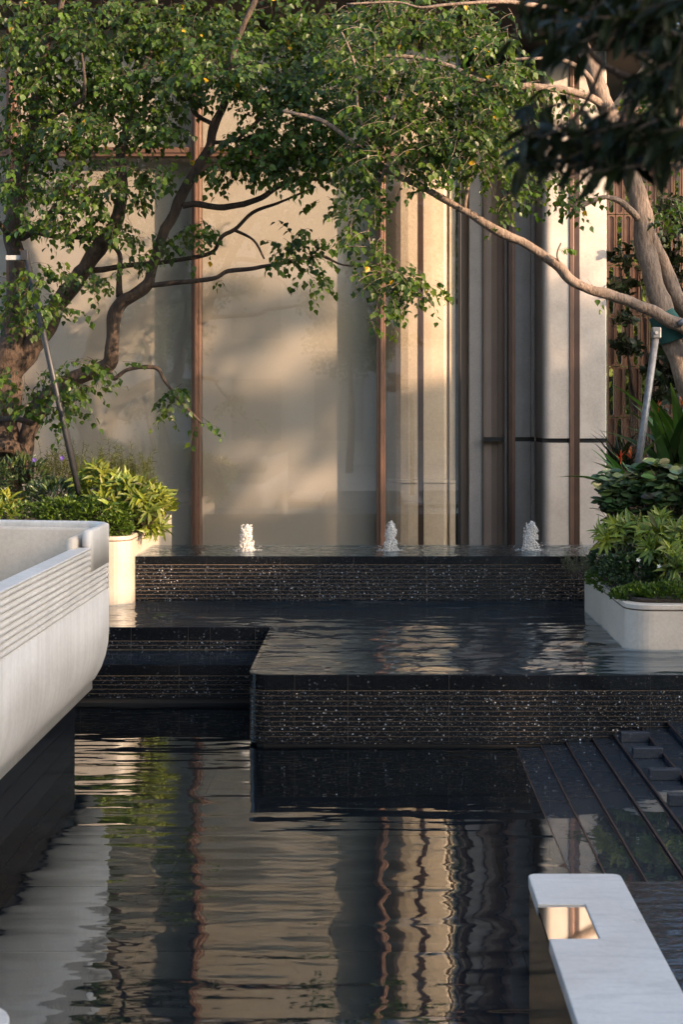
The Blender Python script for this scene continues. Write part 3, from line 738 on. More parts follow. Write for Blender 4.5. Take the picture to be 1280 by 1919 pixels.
# ================================================================== VEGETATION
def leaf_shape(kind):
    if kind == 'tallow':
        v = [(0, 0, 0), (-.30, .13, .05), (-.42, .38, .06), (-.22, .68, .02), (0, 1.0, -.10), (.22, .68, .02), (.42, .38, .06), (.30, .13, .05), (0, .35, -.015), (0, .68, -.03)]
        f = [(0, 8, 2, 1), (8, 9, 3, 2), (9, 4, 3), (0, 7, 6, 8), (8, 6, 5, 9), (9, 5, 4)]
    elif kind == 'lance':
        v = [(0, 0, 0), (-.085, .2, .05), (-.115, .45, .06), (-.07, .75, .0), (0, 1, -.12), (.07, .75, .0), (.115, .45, .06), (.085, .2, .05), (0, .42, .03), (0, .75, -.025)]
        f = [(0, 8, 2, 1), (8, 9, 3, 2), (9, 4, 3), (0, 7, 6, 8), (8, 6, 5, 9), (9, 5, 4)]
    elif kind == 'oval':
        v = [(0, 0, 0), (-.20, .14, .04), (-.31, .42, .05), (-.24, .76, .02), (0, 1, -.06), (.24, .76, .02), (.31, .42, .05), (.20, .14, .04), (0, .42, .0), (0, .76, -.02)]
        f = [(0, 8, 2, 1), (8, 9, 3, 2), (9, 4, 3), (0, 7, 6, 8), (8, 6, 5, 9), (9, 5, 4)]
    elif kind == 'ellip':
        v = [(0, 0, 0), (-.11, .16, .03), (-.17, .42, .04), (-.11, .76, .02), (0, 1, -.10), (.11, .76, .02), (.17, .42, .04), (.11, .16, .03), (0, .42, .0), (0, .76, -.03)]
        f = [(0, 8, 2, 1), (8, 9, 3, 2), (9, 4, 3), (0, 7, 6, 8), (8, 6, 5, 9), (9, 5, 4)]
    elif kind == 'strap':
        v = []; f = []
        for i in range(7):
            t = i / 6; w = .075 * math.sin(math.pi * (.12 + .88 * t) ** .8) if i < 6 else .002; z = .10 * t - .42 * t * t
            v += [(-w, t, z + w * .5), (0, t, z), (w, t, z + w * .5)]
        for i in range(6):
            a = i * 3; f += [(a, a + 1, a + 4, a + 3), (a + 1, a + 2, a + 5, a + 4)]
    elif kind == 'grass':
        v = []; f = []
        for i in range(5):
            t = i / 4; w = .03 * (1 - t) + .002; z = .1 * t - .5 * t * t
            v += [(-w, t, z), (w, t, z)]
        for i in range(4): f.append((2 * i, 2 * i + 1, 2 * i + 3, 2 * i + 2))
    elif kind == 'needle':
        v = [(-.03, 0, 0), (.03, 0, 0), (.03, .55, .01), (-.03, .55, .01), (0, 1, -.03)]; f = [(0, 1, 2, 3), (3, 2, 4)]
    elif kind == 'small':
        v = [(0, 0, 0), (-.3, .45, .06), (0, 1, -.03), (.3, .45, .06), (0, .48, -.02)]; f = [(0, 4, 1), (1, 4, 2), (0, 3, 4), (4, 3, 2)]
    return v, f
SH = {}
def frame(d, nrm):
    y = d.normalized(); z = (nrm - y * nrm.dot(y))
    if z.length < 1e-4: z = y.orthogonal()
    z.normalize(); x = y.cross(z); return x, y, z
def build_leaves(parent, leaves, kind, m, parts=300, pname='leaf', fname='foliage'):
    """leaves: (pos, axis, normal, size, tint rgb). The largest in view become parts, the rest one mass."""
    if kind not in SH: SH[kind] = leaf_shape(kind)
    sv, sf = SH[kind]
    def score(l):
        p = l[0]
        if p.y < 1: return -1
        px = VX + p.x * FPX / p.y; py = VY - (p.z - CH) * FPX / p.y
        return l[3] / p.y * (1 + .4 * random.random()) - .0006 * p.y if 0 < px < 1280 and 0 < py < 1919 else -1
    if parts:
        leaves = sorted(leaves, key=score, reverse=True)
        near, rest = leaves[:parts], leaves[parts:]
        vari = {}
        for l in near:
            q = tuple(round(c * 4) / 4 for c in l[4])
            if q not in vari:
                me = bpy.data.meshes.new(pname); me.from_pydata(sv, [], sf); me.materials.append(m)
                ca = me.color_attributes.new('tint', 'FLOAT_COLOR', 'POINT')
                ca.data.foreach_set('color', [c for _ in sv for c in (*q, 1)]); vari[q] = me
            o = bpy.data.objects.new(pname, vari[q]); COL.objects.link(o); o.parent = parent
            x, y, z = frame(l[1], l[2]); s = l[3]
            o.matrix_local = Matrix(((x.x * s, y.x * s, z.x * s, l[0].x), (x.y * s, y.y * s, z.y * s, l[0].y), (x.z * s, y.z * s, z.z * s, l[0].z), (0, 0, 0, 1)))
    else: rest = leaves
    if rest:
        V, F, C = [], [], []
        for (p, d, nn, s, c) in rest:
            x, y, z = frame(d, nn); o = len(V)
            for a, b_, e in sv:
                V.append((p.x + s * (x.x * a + y.x * b_ + z.x * e), p.y + s * (x.y * a + y.y * b_ + z.y * e), p.z + s * (x.z * a + y.z * b_ + z.z * e)))
                C += [c[0], c[1], c[2], 1]
            F += [tuple(i + o for i in q) for q in sf]
        me = bpy.data.meshes.new(fname); me.from_pydata(V, [], F); me.materials.append(m)
        ca = me.color_attributes.new('tint', 'FLOAT_COLOR', 'POINT'); ca.data.foreach_set('color', C)
        o = me_obj(fname, me, None, parent); o['kind'] = 'stuff'
def rv(rnd, s=1.0): return Vector((rnd.gauss(0, s), rnd.gauss(0, s), rnd.gauss(0, s)))
def tint(rnd, warm=.0, spread=.35):
    b_ = max(.35, rnd.gauss(1, spread)); w = max(0, rnd.gauss(warm, .25))
    return (b_ * (1 + .9 * w), b_ * (1 + .35 * w), b_ * max(.3, 1 - .3 * w))

def limb(pts, Y, seg=10, sub=5, knob=.22, seed=0):
    """pts: (px, py, width px[, dY])"""
    P = []
    for q in pts:
        y = Y + (q[3] if len(q) > 3 else 0); v = at(q[0], q[1], y); P.append((v.x, v.y, v.z, max(.004, q[2] * .5 * y / FPX)))
    S_ = catmull(P, sub)
    S_ = [(x + .10 * r * mnoise.noise(Vector((x * 5, z * 5, seed))) * 4, y, z + .3 * r * mnoise.noise(Vector((x * 7 + 9, z * 7, seed))), max(.003, r)) for x, y, z, r in S_]
    return tube(S_, seg, knob, seed), S_
def canopy(rnd, clumps, Y, sizes=(.062, .092), warm=.15, twigs=None):
    L = []
    for c in clumps:
        cx, cy, rx, ry, n = c[:5]; dy = c[5] if len(c) > 5 else 0; ryd = c[6] if len(c) > 6 else .55
        for _ in range(int(n * (2.7 if cy < 285 else 1.8))):
            while True:
                u = Vector((rnd.uniform(-1, 1), rnd.uniform(-1, 1), rnd.uniform(-1, 1)))
                if u.length < 1: break
            yy = Y + dy + u.y * ryd; s0 = at(cx + u.x * rx, cy + u.z * ry, yy)
            d = Vector((rnd.gauss(0, 1), rnd.gauss(-.35, .9), rnd.gauss(-.25, .45))).normalized()
            ln = rnd.uniform(.14, .34); k = rnd.randint(5, 9); p = s0.copy()
            tb = tint(rnd, warm * .7, .30); pts = [(p.x, p.y, p.z, .0022)]
            for i in range(k):
                d = (d + Vector((0, 0, -.12)) + rv(rnd, .10)).normalized(); p = p + d * ln / k
                pts.append((p.x, p.y, p.z, .0022 - .0012 * i / k))
                side = d.cross(Vector((0, 0, 1)));
                if side.length < .1: side = Vector((1, 0, 0))
                side = side.normalized() * (1 if i % 2 else -1)
                ax = (side * rnd.uniform(.3, 1.0) + d * .45 + Vector((0, 0, -rnd.uniform(.25, 1.2))) + rv(rnd, .18)).normalized()
                st = p + (side * .5 + Vector((0, 0, -.25)) + d * .3) * rnd.uniform(.02, .05)
                nn = (Vector((0, -.35, 1)) + rv(rnd, .55)); s = rnd.uniform(*sizes)
                if rnd.random() < .25: s *= .65
                v = rnd.gauss(0, .12); tt = (max(.2, tb[0] + v), max(.2, tb[1] + v), max(.1, tb[2] + v * .5))
                if rnd.random() < .006: tt = (11, 3.3, .8)
                L.append((st, ax, nn, s, tt))
            if twigs is not None: twigs.append(tube(pts, 3))
    return L

# ---- left tree
rnd = random.Random(21)
lt = thing('tallow_tree', 'gnarled many-limbed broadleaf tree growing from the left planter', 'tree')
YL = 14.0
LIMBS = [
 ('trunk', [(10, 935, 70), (12, 860, 62), (8, 790, 60), (8, 720, 64), (14, 672, 66), (24, 628, 50), (30, 560, 40), (34, 490, 34), (22, 440, 32), (32, 380, 28), (46, 300, 25), (62, 230, 20), (76, 120, 15), (112, 20, 12), (125, -40, 9)]),
 ('branch', [(10, 705, 40), (32, 682, 42), (62, 648, 38), (84, 618, 36), (104, 574, 34), (136, 534, 32, -.1), (176, 478, 30, -.2), (212, 428, 26, -.3), (228, 360, 22, -.3), (226, 290, 18, -.3), (236, 240, 15, -.3), (262, 150, 12, -.2), (300, 40, 9)]),
 ('branch', [(46, 905, 36), (40, 855, 34), (52, 805, 32), (70, 760, 33), (100, 735, 30), (140, 708, 29, -.1), (178, 694, 30, -.2), (204, 684, 30, -.25), (210, 640, 26, -.3), (214, 590, 27, -.3), (224, 565, 28, -.3), (250, 552, 25, -.3), (274, 533, 22, -.3), (286, 496, 19, -.3), (310, 430, 19, -.35), (350, 348, 19, -.4), (386, 288, 18, -.4), (402, 238, 17, -.45), (424, 182, 15, -.45), (428, 146, 13, -.5), (442, 80, 12, -.5), (474, 8, 10, -.5), (490, -40, 8, -.5)]),
 ('branch', [(224, 556, 14, -.3), (223, 518, 10, -.35), (224, 478, 9, -.35), (206, 456, 9, -.4), (180, 448, 9, -.3), (130, 444, 9, -.2), (84, 440, 9), (40, 424, 9)]),
 ('branch', [(272, 536, 12, -.3), (330, 529, 9, -.4), (400, 522, 9, -.5), (428, 508, 9, -.5), (480, 502, 8, -.5), (540, 491, 7, -.5), (602, 480, 6, -.5), (640, 496, 4, -.5), (690, 500, 3, -.5)]),
 ('branch', [(150, 510, 14, -.1), (222, 500, 10, -.1), (300, 492, 9, -.1), (368, 481, 8, -.1), (400, 470, 7, -.1), (416, 444, 8, -.2), (440, 430, 7, -.2), (472, 398, 7, -.2), (520, 381, 5, -.2), (592, 350, 4, -.2)]),
 ('branch', [(440, 432, 6, -.2), (475, 450, 5, -.2), (495, 485, 4, -.25)]),
 ('branch', [(342, 386, 14, -.4), (372, 383, 12, -.4), (420, 388, 12, -.4), (480, 375, 11, -.45), (520, 350, 11, -.45), (560, 335, 9, -.5), (622, 335, 7, -.5), (648, 322, 5, -.5)]),
 ('branch', [(204, 694, 12, -.25), (214, 709, 9, -.3), (240, 692, 8, -.3), (290, 688, 8, -.3), (310, 715, 6, -.35), (340, 755, 6, -.4), (376, 792, 4, -.4)]),
 ('branch', [(394, 268, 9, -.4), (440, 262, 8, -.5), (470, 238, 7, -.6), (520, 190, 5, -.6)]),
 ('branch', [(404, 236, 9, -.45), (364, 212, 8, -.4), (358, 186, 8, -.4), (338, 182, 7, -.4), (312, 132, 5, -.4), (270, 105, 4, -.4)]),
 ('branch', [(426, 186, 8, -.5), (460, 180, 8, -.6), (520, 172, 6, -.7), (580, 160, 4, -.7)]),
 ('branch', [(60, 250, 9), (100, 215, 9, -.2), (150, 190, 8, -.4), (158, 150, 6, -.5), (152, 100, 4, -.5)]),
 ('branch', [(46, 300, 9), (10, 260, 8, -.2), (-20, 200, 7, -.2)]),
 ('branch', [(22, 445, 13), (2, 425, 10, -.2), (-30, 380, 8, -.3)]),
 ('branch', [(40, 445, 14), (68, 428, 12, -.2), (92, 400, 9, -.4), (150, 330, 6, -.5)]),
 ('branch', [(-20, 788, 14, -.3), (30, 785, 11, -.5), (62, 793, 9, -.5), (90, 770, 5, -.5)]),
 ('branch', [(42, 860, 26, -.1), (20, 838, 26, -.25), (-20, 836, 24, -.3)]),
]
for k, (nm, pts) in enumerate(LIMBS):
    (v, f), _ = limb(pts, YL, 12 if nm == 'trunk' or k in (1, 2) else 8, 5, .28, k * 3.1)
    pyobj(nm, v, f, M['bark'], lt, True)
clL = [(60, 50, 120, 70, 60), (210, 50, 120, 70, 60), (350, 60, 110, 75, 60), (480, 60, 110, 75, 55), (600, 60, 90, 70, 42),
 (110, 150, 130, 65, 70, .1), (270, 160, 120, 65, 65, -.3), (400, 120, 90, 60, 40, -.7), (500, 160, 90, 55, 48, -.7), (600, 160, 80, 70, 42, -.6),
 (60, 240, 90, 55, 34, -.1), (150, 235, 80, 40, 26, -.5), (280, 235, 70, 40, 22, -.4), (560, 250, 90, 45, 40, -.6), (470, 255, 45, 35, 14, -.6), (640, 215, 60, 45, 20, -.7),
 (60, 330, 85, 45, 36, -.2), (180, 340, 110, 45, 44, -.6), (290, 320, 60, 26, 14, -.6), (450, 305, 80, 30, 26, -.6), (550, 305, 75, 36, 28, -.6), (640, 290, 50, 40, 20, -.6),
 (110, 400, 110, 38, 36, -.5), (215, 420, 45, 26, 9, -.6), (380, 430, 38, 34, 11, -.3), (300, 455, 50, 22, 7, -.4), (240, 480, 30, 12, 3, -.5), (195, 520, 36, 14, 5, -.7),
 (50, 520, 52, 30, 15, -.8), (75, 575, 62, 28, 18, -.8), (25, 560, 30, 34, 8, -.8), (135, 505, 40, 20, 6, -.8),
 (560, 455, 44, 36, 13, -.7, .2), (585, 515, 28, 20, 5, -.7, .2), (530, 470, 20, 20, 4, -.7, .2), (430, 530, 16, 8, 1, -.6, .2), (600, 370, 20, 14, 2, -.6, .2), (620, 385, 14, 10, 1, -.6, .2),
 (170, 680, 36, 18, 7, -.8, .25), (110, 705, 50, 26, 10, -.8, .25), (150, 735, 50, 20, 10, -.8, .25), (60, 760, 40, 20, 6, -.8, .25), (25, 720, 26, 40, 7, -.8, .25), (110, 770, 34, 12, 4, -.8, .25), (230, 680, 16, 8, 1, -.7, .2),
 (330, 735, 30, 22, 5, -.6, .2), (315, 760, 20, 14, 2, -.6, .2), (365, 785, 16, 12, 2, -.6, .2), (345, 720, 12, 10, 1, -.6, .2)]
tw = []
LL = canopy(rnd, clL, YL, (.05, .078), .12, tw)
build_leaves(lt, LL, 'tallow', M['leaf'], 300)
v, f = join(tw); o = pyobj('twigs', v, f, M['bark'], lt); o['kind'] = 'stuff'

# ---- right tree
rt = thing('tallow_tree', 'leaning pale-barked tree with a long branch reaching left from the right edge', 'tree')
YR = 12.9
LIMBR = [
 ('trunk', [(1330, 900, 46), (1312, 800, 44), (1292, 730, 42), (1272, 670, 40), (1252, 605, 40), (1230, 535, 38), (1214, 455, 38), (1200, 385, 36), (1180, 312, 34), (1154, 245, 34), (1124, 170, 33), (1104, 110, 28), (1084, 50, 22), (1062, -30, 18)]),
 ('branch', [(1330, 680, 34, .2), (1300, 610, 30, .15), (1272, 560, 28, .1), (1248, 505, 26, .1), (1226, 460, 24), (1212, 420, 20)]),
 ('branch', [(1320, 650, 28, -.15), (1288, 618, 27, -.2), (1258, 602, 25, -.25), (1210, 578, 22, -.3), (1150, 553, 20, -.35), (1110, 545, 18, -.4), (1070, 526, 19, -.45), (1050, 500, 20, -.45), (1000, 466, 17, -.5), (950, 440, 18, -.55), (918, 424, 16, -.6), (860, 390, 14, -.6), (800, 356, 12, -.6), (740, 326, 12, -.6), (700, 300, 11, -.6), (650, 258, 9, -.6), (600, 225, 8, -.6), (530, 208, 6, -.6)]),
 ('branch', [(1200, 412, 15), (1180, 392, 12, -.2), (1160, 376, 11, -.25), (1136, 369, 10, -.3), (1108, 378, 10, -.3), (1086, 386, 10, -.35), (1062, 384, 6, -.35)]),
 ('branch', [(1130, 196, 17), (1100, 180, 15, -.2), (1050, 168, 14, -.3), (1000, 163, 13, -.4), (950, 163, 13, -.5), (920, 154, 12, -.5), (880, 144, 11, -.5), (850, 127, 10, -.5), (780, 108, 8, -.5), (700, 104, 6, -.5)]),
 ('branch', [(872, 392, 8, -.6), (878, 340, 7, -.7), (892, 290, 7, -.7), (894, 262, 6, -.7), (882, 245, 6, -.7), (898, 186, 4, -.7)]),
 ('branch', [(886, 330, 6, -.7), (905, 305, 5, -.8), (920, 295, 4, -.8)]),
 ('branch', [(1120, 170, 12), (1095, 135, 10, -.3), (1050, 112, 8, -.4), (1000, 110, 6, -.5), (960, 112, 5, -.5)]),
 ('branch', [(1075, 20, 12), (1000, 10, 9, -.4), (940, 3, 7, -.6), (850, 8, 6, -.7), (790, 14, 5, -.7), (740, 4, 4, -.7), (650, 8, 4, -.7)]),
 ('branch', [(700, 300, 7, -.6), (690, 260, 6, -.7), (672, 210, 5, -.8), (664, 120, 5, -.8), (640, 60, 4, -.8)]),
 ('branch', [(720, 315, 6, -.6), (705, 380, 5, -.7), (690, 440, 4, -.7), (720, 500, 3, -.8), (790, 520, 3, -.8)]),
 ('branch', [(1060, 512, 6, -.45), (1045, 480, 4, -.5), (1052, 455, 3, -.5)]),
]
for k, (nm, pts) in enumerate(LIMBR):
    (v, f), _ = limb(pts, YR, 14 if k < 3 else 8, 5, .22, 40 + k * 2.3)
    pyobj(nm, v, f, M['barkr'], rt, True)
clR = [(740, 30, 110, 50, 46), (870, 40, 100, 50, 34), (690, 110, 80, 70, 46, -.5), (780, 150, 80, 60, 42, -.6), (870, 170, 70, 50, 30, -.6), (930, 110, 50, 60, 22, -.7),
 (700, 210, 60, 50, 24, -.7), (770, 235, 80, 40, 30, -.7), (860, 245, 70, 40, 28, -.8), (930, 230, 50, 40, 16, -.8), (680, 290, 55, 40, 22, -.7), (790, 290, 60, 35, 18, -.7), (900, 290, 60, 35, 22, -.8),
 (680, 370, 46, 46, 20, -.7), (830, 300, 60, 25, 10, -.8), (790, 335, 40, 20, 6, -.7), (955, 350, 30, 40, 10, -.8), (945, 400, 16, 20, 3, -.8), (690, 450, 36, 40, 12, -.7), (660, 410, 22, 25, 5, -.7),
 (730, 510, 60, 34, 20, -.8, .25), (780, 535, 45, 26, 10, -.8, .25), (735, 565, 32, 22, 7, -.8, .25), (690, 590, 14, 8, 2, -.8, .2), (820, 535, 14, 10, 1, -.8, .2),
 (1040, 345, 55, 28, 9, -.3, .3), (1080, 362, 36, 18, 5, -.3, .3), (1005, 330, 36, 24, 5, -.3, .3), (1050, 462, 14, 16, 1, -.6, .1), (1100, 520, 8, 6, 1, -.4, .1),
 (1020, 180, 60, 30, 10, -.4), (970, 140, 40, 40, 10, -.6), (1230, 240, 50, 60, 16, .2), (1240, 390, 40, 30, 14, .2), (1220, 180, 60, 40, 14, .2), (1270, 60, 30, 40, 8, .2)]
tw = []
LR = canopy(rnd, clR, YR, (.046, .072), .3, tw)
build_leaves(rt, LR, 'tallow', M['leaf'], 300)
v, f = join(tw); o = pyobj('twigs', v, f, M['barkr'], rt); o['kind'] = 'stuff'

# ---- dark foreground tree, upper right, close to the camera
ft = thing('foreground_tree', 'dark out-of-focus branch with drooping leaves close to the camera at upper right', 'tree')
YQ = 2.45
FB = [[(1420, 330, 26, .3), (1330, 260, 20, .1), (1270, 190, 16), (1190, 150, 15), (1130, 120, 14), (1085, 70, 13), (1040, 20, 11), (1010, -30, 9)],
      [(1420, 345, 14, .3), (1280, 312, 8), (1180, 312, 7), (1100, 308, 6), (1030, 300, 5), (980, 310, 3)],
      [(1130, 120, 8), (1100, 190, 7), (1060, 240, 5), (1010, 290, 4)], [(1190, 150, 8), (1160, 230, 6), (1090, 290, 4)],
      [(1420, 420, 60, .4), (1440, 700, 70, .4), (1450, 1300, 80, .4), (1455, 2900, 90, .4)]]
for k, pts in enumerate(FB):
    (v, f), _ = limb(pts, YQ, 8, 4, .1, 70 + k); pyobj('trunk' if k == 4 else 'branch', v, f, M['bark'], ft, True)
FL = []
FT = []
for cx, cy, rx, ry, n in [(1090, 12, 150, 34, 20), (1210, 50, 80, 50, 16), (1000, 50, 60, 40, 5), (1050, 100, 50, 22, 3), (1225, 170, 70, 50, 12), (1040, 190, 60, 18, 2), (1130, 232, 60, 18, 4), (1050, 258, 80, 22, 12), (1160, 272, 80, 22, 14), (1240, 265, 60, 40, 14), (1015, 292, 60, 18, 8), (1115, 300, 70, 14, 7), (1000, 322, 34, 10, 2), (1095, 320, 40, 8, 2), (1270, 110, 50, 90, 14)]:
  for _ in range(n):
    u = Vector((rnd.uniform(-1, 1), rnd.uniform(-1, 1), rnd.uniform(-1, 1)))
    if u.length > 1: u.normalize()
    p = at(cx + u.x * rx, cy + u.z * ry, YQ + u.y * .22)
    dd = Vector((rnd.gauss(-.7, .4), rnd.gauss(-.1, .4), rnd.gauss(-.25, .25))).normalized(); q0 = p - dd * .10
    FT.append(tube([(*q0, .0022), (*(p - dd * .04), .0018), (*p, .001)], 4))
    for k in range(rnd.randint(6, 9)):
        u = rv(rnd, .3); p2 = p - dd * .012 * k; p = p
        ax0 = dd
        ax = (dd * .7 + rv(rnd, .5) + Vector((0, 0, -.35))).normalized()
        FL.append((p2, ax, Vector((0, -.2, 1)) + rv(rnd, .3), rnd.uniform(.040, .066), tint(rnd, 0, .25)))
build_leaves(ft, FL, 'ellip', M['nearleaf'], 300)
v, f = join(FT); o = pyobj('twigs', v, f, M['bark'], ft); o['kind'] = 'stuff'

# ---- shrubs
def whorl_bush(name, label, cat, centres, m, kind, size, k=(7, 10), rnd=rnd, parts=300, warm=.3, stem=True, lean=(0, -.15, 0), group=None, droop=.0):
    t = thing(name, label, cat, group=group); L = []; tubes = []
    for (c, r, n, base) in centres:
        for _ in range(n):
            u = rv(rnd).normalized(); u.z = abs(u.z) * 1.0 - .25
            if u.y > .5 and rnd.random() < .6: u.y *= -1
            p = Vector((c.x + u.x * r[0], c.y + u.y * r[1], c.z + u.z * r[2]))
            p = c + (p - c) * rnd.uniform(.72, 1.05)
            d = (Vector((u.x, u.y, u.z + .35)) + Vector(lean) + rv(rnd, .25)).normalized()
            if stem:
                tubes.append(tube([(c.x + u.x * .1 * r[0], c.y + u.y * .1 * r[1], base, .004), ((c.x + p.x) / 2, (c.y + p.y) / 2, (base + p.z) / 2, .0035), (p.x, p.y, p.z, .002)], 4))
            tb = tint(rnd, warm, .25)
            for i in range(rnd.randint(*k)):
                a = 2.4 * i + rnd.random() * .5; o1 = d.orthogonal().normalized(); o2 = d.cross(o1)
                el = rnd.uniform(.05, 1.0)
                ax = ((o1 * math.cos(a) + o2 * math.sin(a)) * math.cos(el) + d * math.sin(el) * 1.1 + Vector((0, 0, -droop))).normalized()
                vv = rnd.gauss(0, .12)
                L.append((p - d * rnd.uniform(0, .05), ax, d + rv(rnd, .2), size * rnd.uniform(.65, 1.15), (max(.3, tb[0] + vv), max(.3, tb[1] + vv), tb[2])))
    build_leaves(t, L, kind, m, parts)
    if tubes:
        v, f = join(tubes); o = pyobj('stems', v, f, M['bark'], t)
    return t
def C(px, py, Y): return at(px, py, Y)
sl = 1.08
whorl_bush('variegated_shrub', 'yellow-green narrow-leaved shrub spilling over the left planter corner', 'shrub',
   [(C(215, 935, 13.05), (.30, .32, .30), 46, sl), (C(270, 945, 13.1), (.24, .34, .28), 44, sl), (C(190, 900, 13.3), (.22, .3, .24), 22, sl), (C(285, 985, 13.4), (.14, .4, .20), 22, sl)], M['lance'], 'lance', .155, parts=300, warm=.35, droop=.12)
whorl_bush('variegated_shrub', 'small yellow-green shrub at the left edge above the white balustrade', 'shrub',
   [(C(5, 955, 12.95), (.16, .25, .16), 14, sl), (C(-60, 945, 12.95), (.3, .25, .2), 18, sl)], M['lance'], 'lance', .15, parts=120, warm=.35)
whorl_bush('variegated_shrub', 'yellow-green narrow-leaved shrub in the right planter behind the creeping plants', 'shrub',
   [(C(1170, 1010, 11.25), (.25, .28, .22), 40, .8), (C(1240, 1015, 11.0), (.30, .3, .24), 50, .8), (C(1310, 1030, 11.0), (.3, .3, .3), 36, .8), (C(1262, 1065, 10.6), (.08, .12, .12), 9, .8)], M['lance'], 'lance', .14, parts=300, warm=.28, droop=.12)
# broad round-leaved shrub on the right
def broad_bush(name, label, spec, m, kind, size, n, parts, warm=.0):
    t = thing(name, label, 'shrub'); L = []; tubes = []
    for (c, r, base, n) in spec:
        for _ in range(n):
            u = rv(rnd).normalized(); u.z = u.z * 1.0 + .1
            if u.y > .3: u.y *= -.8
            p = c + Vector((u.x * r[0], u.y * r[1], u.z * r[2])) * rnd.uniform(.6, 1.05)
            d = (Vector((u.x, u.y - .1, .5)) + rv(rnd, .3)).normalized()
            tubes.append(tube([(c.x + u.x * .1, c.y + u.y * .1, base, .005), (p.x - d.x * .1, p.y - d.y * .1, p.z - .12, .004), (p.x, p.y, p.z, .003)], 4))
            tb = tint(rnd, warm, .2)
            for i in range(4):
                a0 = i * 1.57 + rnd.random() * .4
                for sgn in (0, math.pi):
                    a = a0 + sgn; ax = Vector((math.cos(a), math.sin(a), rnd.uniform(-.25, .45))).normalized()
                    L.append((p - d * i * .035, ax, Vector((0, -rnd.uniform(0, .9), .8)) + d * .3 + rv(rnd, .35), size * rnd.uniform(.7, 1.1), (tb[0] + rnd.gauss(0, .1), tb[1] + rnd.gauss(0, .1), tb[2])))
    L = [(a, b_, c_, d_, tuple(max(.2, q) for q in e)) for a, b_, c_, d_, e in L]
    build_leaves(t, L, kind, m, parts); v, f = join(tubes); pyobj('stems', v, f, M['bark'], t); return t
broad_bush('broad_leaf_shrub', 'dark glossy shrub with round paired leaves below the grey support pole', [(C(1160, 935, 11.75), (.19, .25, .24), .8, 40), (C(1225, 925, 11.7), (.26, .28, .27), .8, 52), (C(1300, 918, 11.7), (.3, .28, .28), .8, 44)], M['round'], 'oval', .125, 0, 300)
# clipped small-leaved hedge and ground covers
def mass(name, label, cat, spec, m, kind, size, n, up=.6, warm=.2, spread=.3, parts=0):
    t = thing(name, label, cat); L = []
    for (c, r, n) in spec:
        for _ in range(n):
            u = rv(rnd).normalized(); q = rnd.uniform(.55, 1.0) ** .5
            p = c + Vector((u.x * r[0], u.y * r[1], u.z * r[2])) * q
            p += Vector((0, 0, .05 * mnoise.noise(p * 9)))
            ax = (u + Vector((0, 0, up)) + rv(rnd, .5)).normalized()
            L.append((p, ax, rv(rnd) + Vector((0, -.3, .6)), size * rnd.uniform(.6, 1.2), tint(rnd, warm, spread)))
    build_leaves(t, L, kind, m, parts); return t
mass('clipped_hedge', 'low dense small-leaved green hedge behind the balustrade tip', 'hedge', [(C(190, 965, 12.8), (.30, .2, .13), 2600), (C(120, 960, 12.85), (.28, .22, .13), 2200), (C(215, 985, 12.75), (.16, .14, .11), 1300), (C(30, 965, 12.9), (.35, .25, .12), 1600)], M['hedge'], 'small', .034, 0, .4, .25)
mass('creeping_plant', 'low creeping green ground cover along the right planter rim', 'ground cover', [(C(1195, 1112, 10.55), (.20, .16, .06), 1500), (C(1255, 1112, 10.45), (.26, .16, .07), 1900), (C(1130, 1085, 11.4), (.14, .4, .06), 900), (C(1320, 1110, 10.5), (.26, .2, .08), 1000)], M['hedge'], 'small', .030, 0, .8, .3)
mass('dark_ground_cover', 'dark green leafy cover with small white flowers inside the right planter', 'ground cover', [(C(1190, 1065, 10.95), (.26, .26, .12), 2200), (C(1150, 1050, 11.5), (.2, .3, .12), 1200), (C(1260, 1075, 10.9), (.2, .2, .1), 1200)], M['broad'], 'small', .036, 0, .5, .05)
mass('leafy_bedding', 'dark leafy bedding plants around the left tree base', 'bedding plant', [(C(40, 900, 13.6), (.28, .3, .22), 700), (C(95, 935, 13.3), (.25, .25, .16), 600), (C(-40, 900, 13.6), (.3, .3, .25), 500)], M['broad'], 'lance', .085, 0, .5, .2)
# feathery plants
def feathery(name, label, spec, m, needle=.035, fan=.35):
    t = thing(name, label, 'feathery plant'); L = []; tubes = []
    for (px, py, Y, h, spread, n) in spec:
        base = at(px, py, Y)
        for _ in range(n):
            d = Vector((rnd.gauss(0, fan), rnd.gauss(0, fan), 1)).normalized(); p = base + Vector((rnd.gauss(0, spread), rnd.gauss(0, spread), 0)); pts = [(p.x, p.y, p.z, .003)]
            hh = h * rnd.uniform(.6, 1.1)
            for i in range(9):
                d = (d + rv(rnd, .07)).normalized(); p = p + d * hh / 9; pts.append((p.x, p.y, p.z, .003 - .0028 * i / 9))
                if i > 1:
                    for _k in range(11):
                        a = (d * .55 + rv(rnd, .75)).normalized(); L.append((p - d * rnd.random() * hh / 9, a, rv(rnd), needle * rnd.uniform(.6, 1.3), tint(rnd, .25, .3)))
            tubes.append(tube(pts, 3))
    build_leaves(t, L, 'needle', m, 0); v, f = join(tubes); pyobj('stems', v, f, M['feather'] if False else M['bark'], t); return t
feathery('feathery_bush', 'tall feathery fine-leaved plants behind the left shrub', [(90, 930, 13.75, .52, .06, 16), (125, 930, 13.9, .52, .08, 20), (165, 930, 14.1, .55, .10, 18), (205, 925, 14.2, .5, .1, 18), (240, 925, 14.2, .5, .09, 18), (268, 930, 14.2, .42, .06, 12), (280, 985, 14.0, .42, .04, 8)], M['feather'], .05, .14)
feathery('feathery_bush', 'grey-green feathery plant trailing over the end of the basin wall', [(1092, 1082, 12.35, .30, .06, 36), (1070, 1075, 12.5, .22, .05, 16), (1110, 1080, 12.1, .22, .07, 20)], M['greyfeather'], .022, .45)
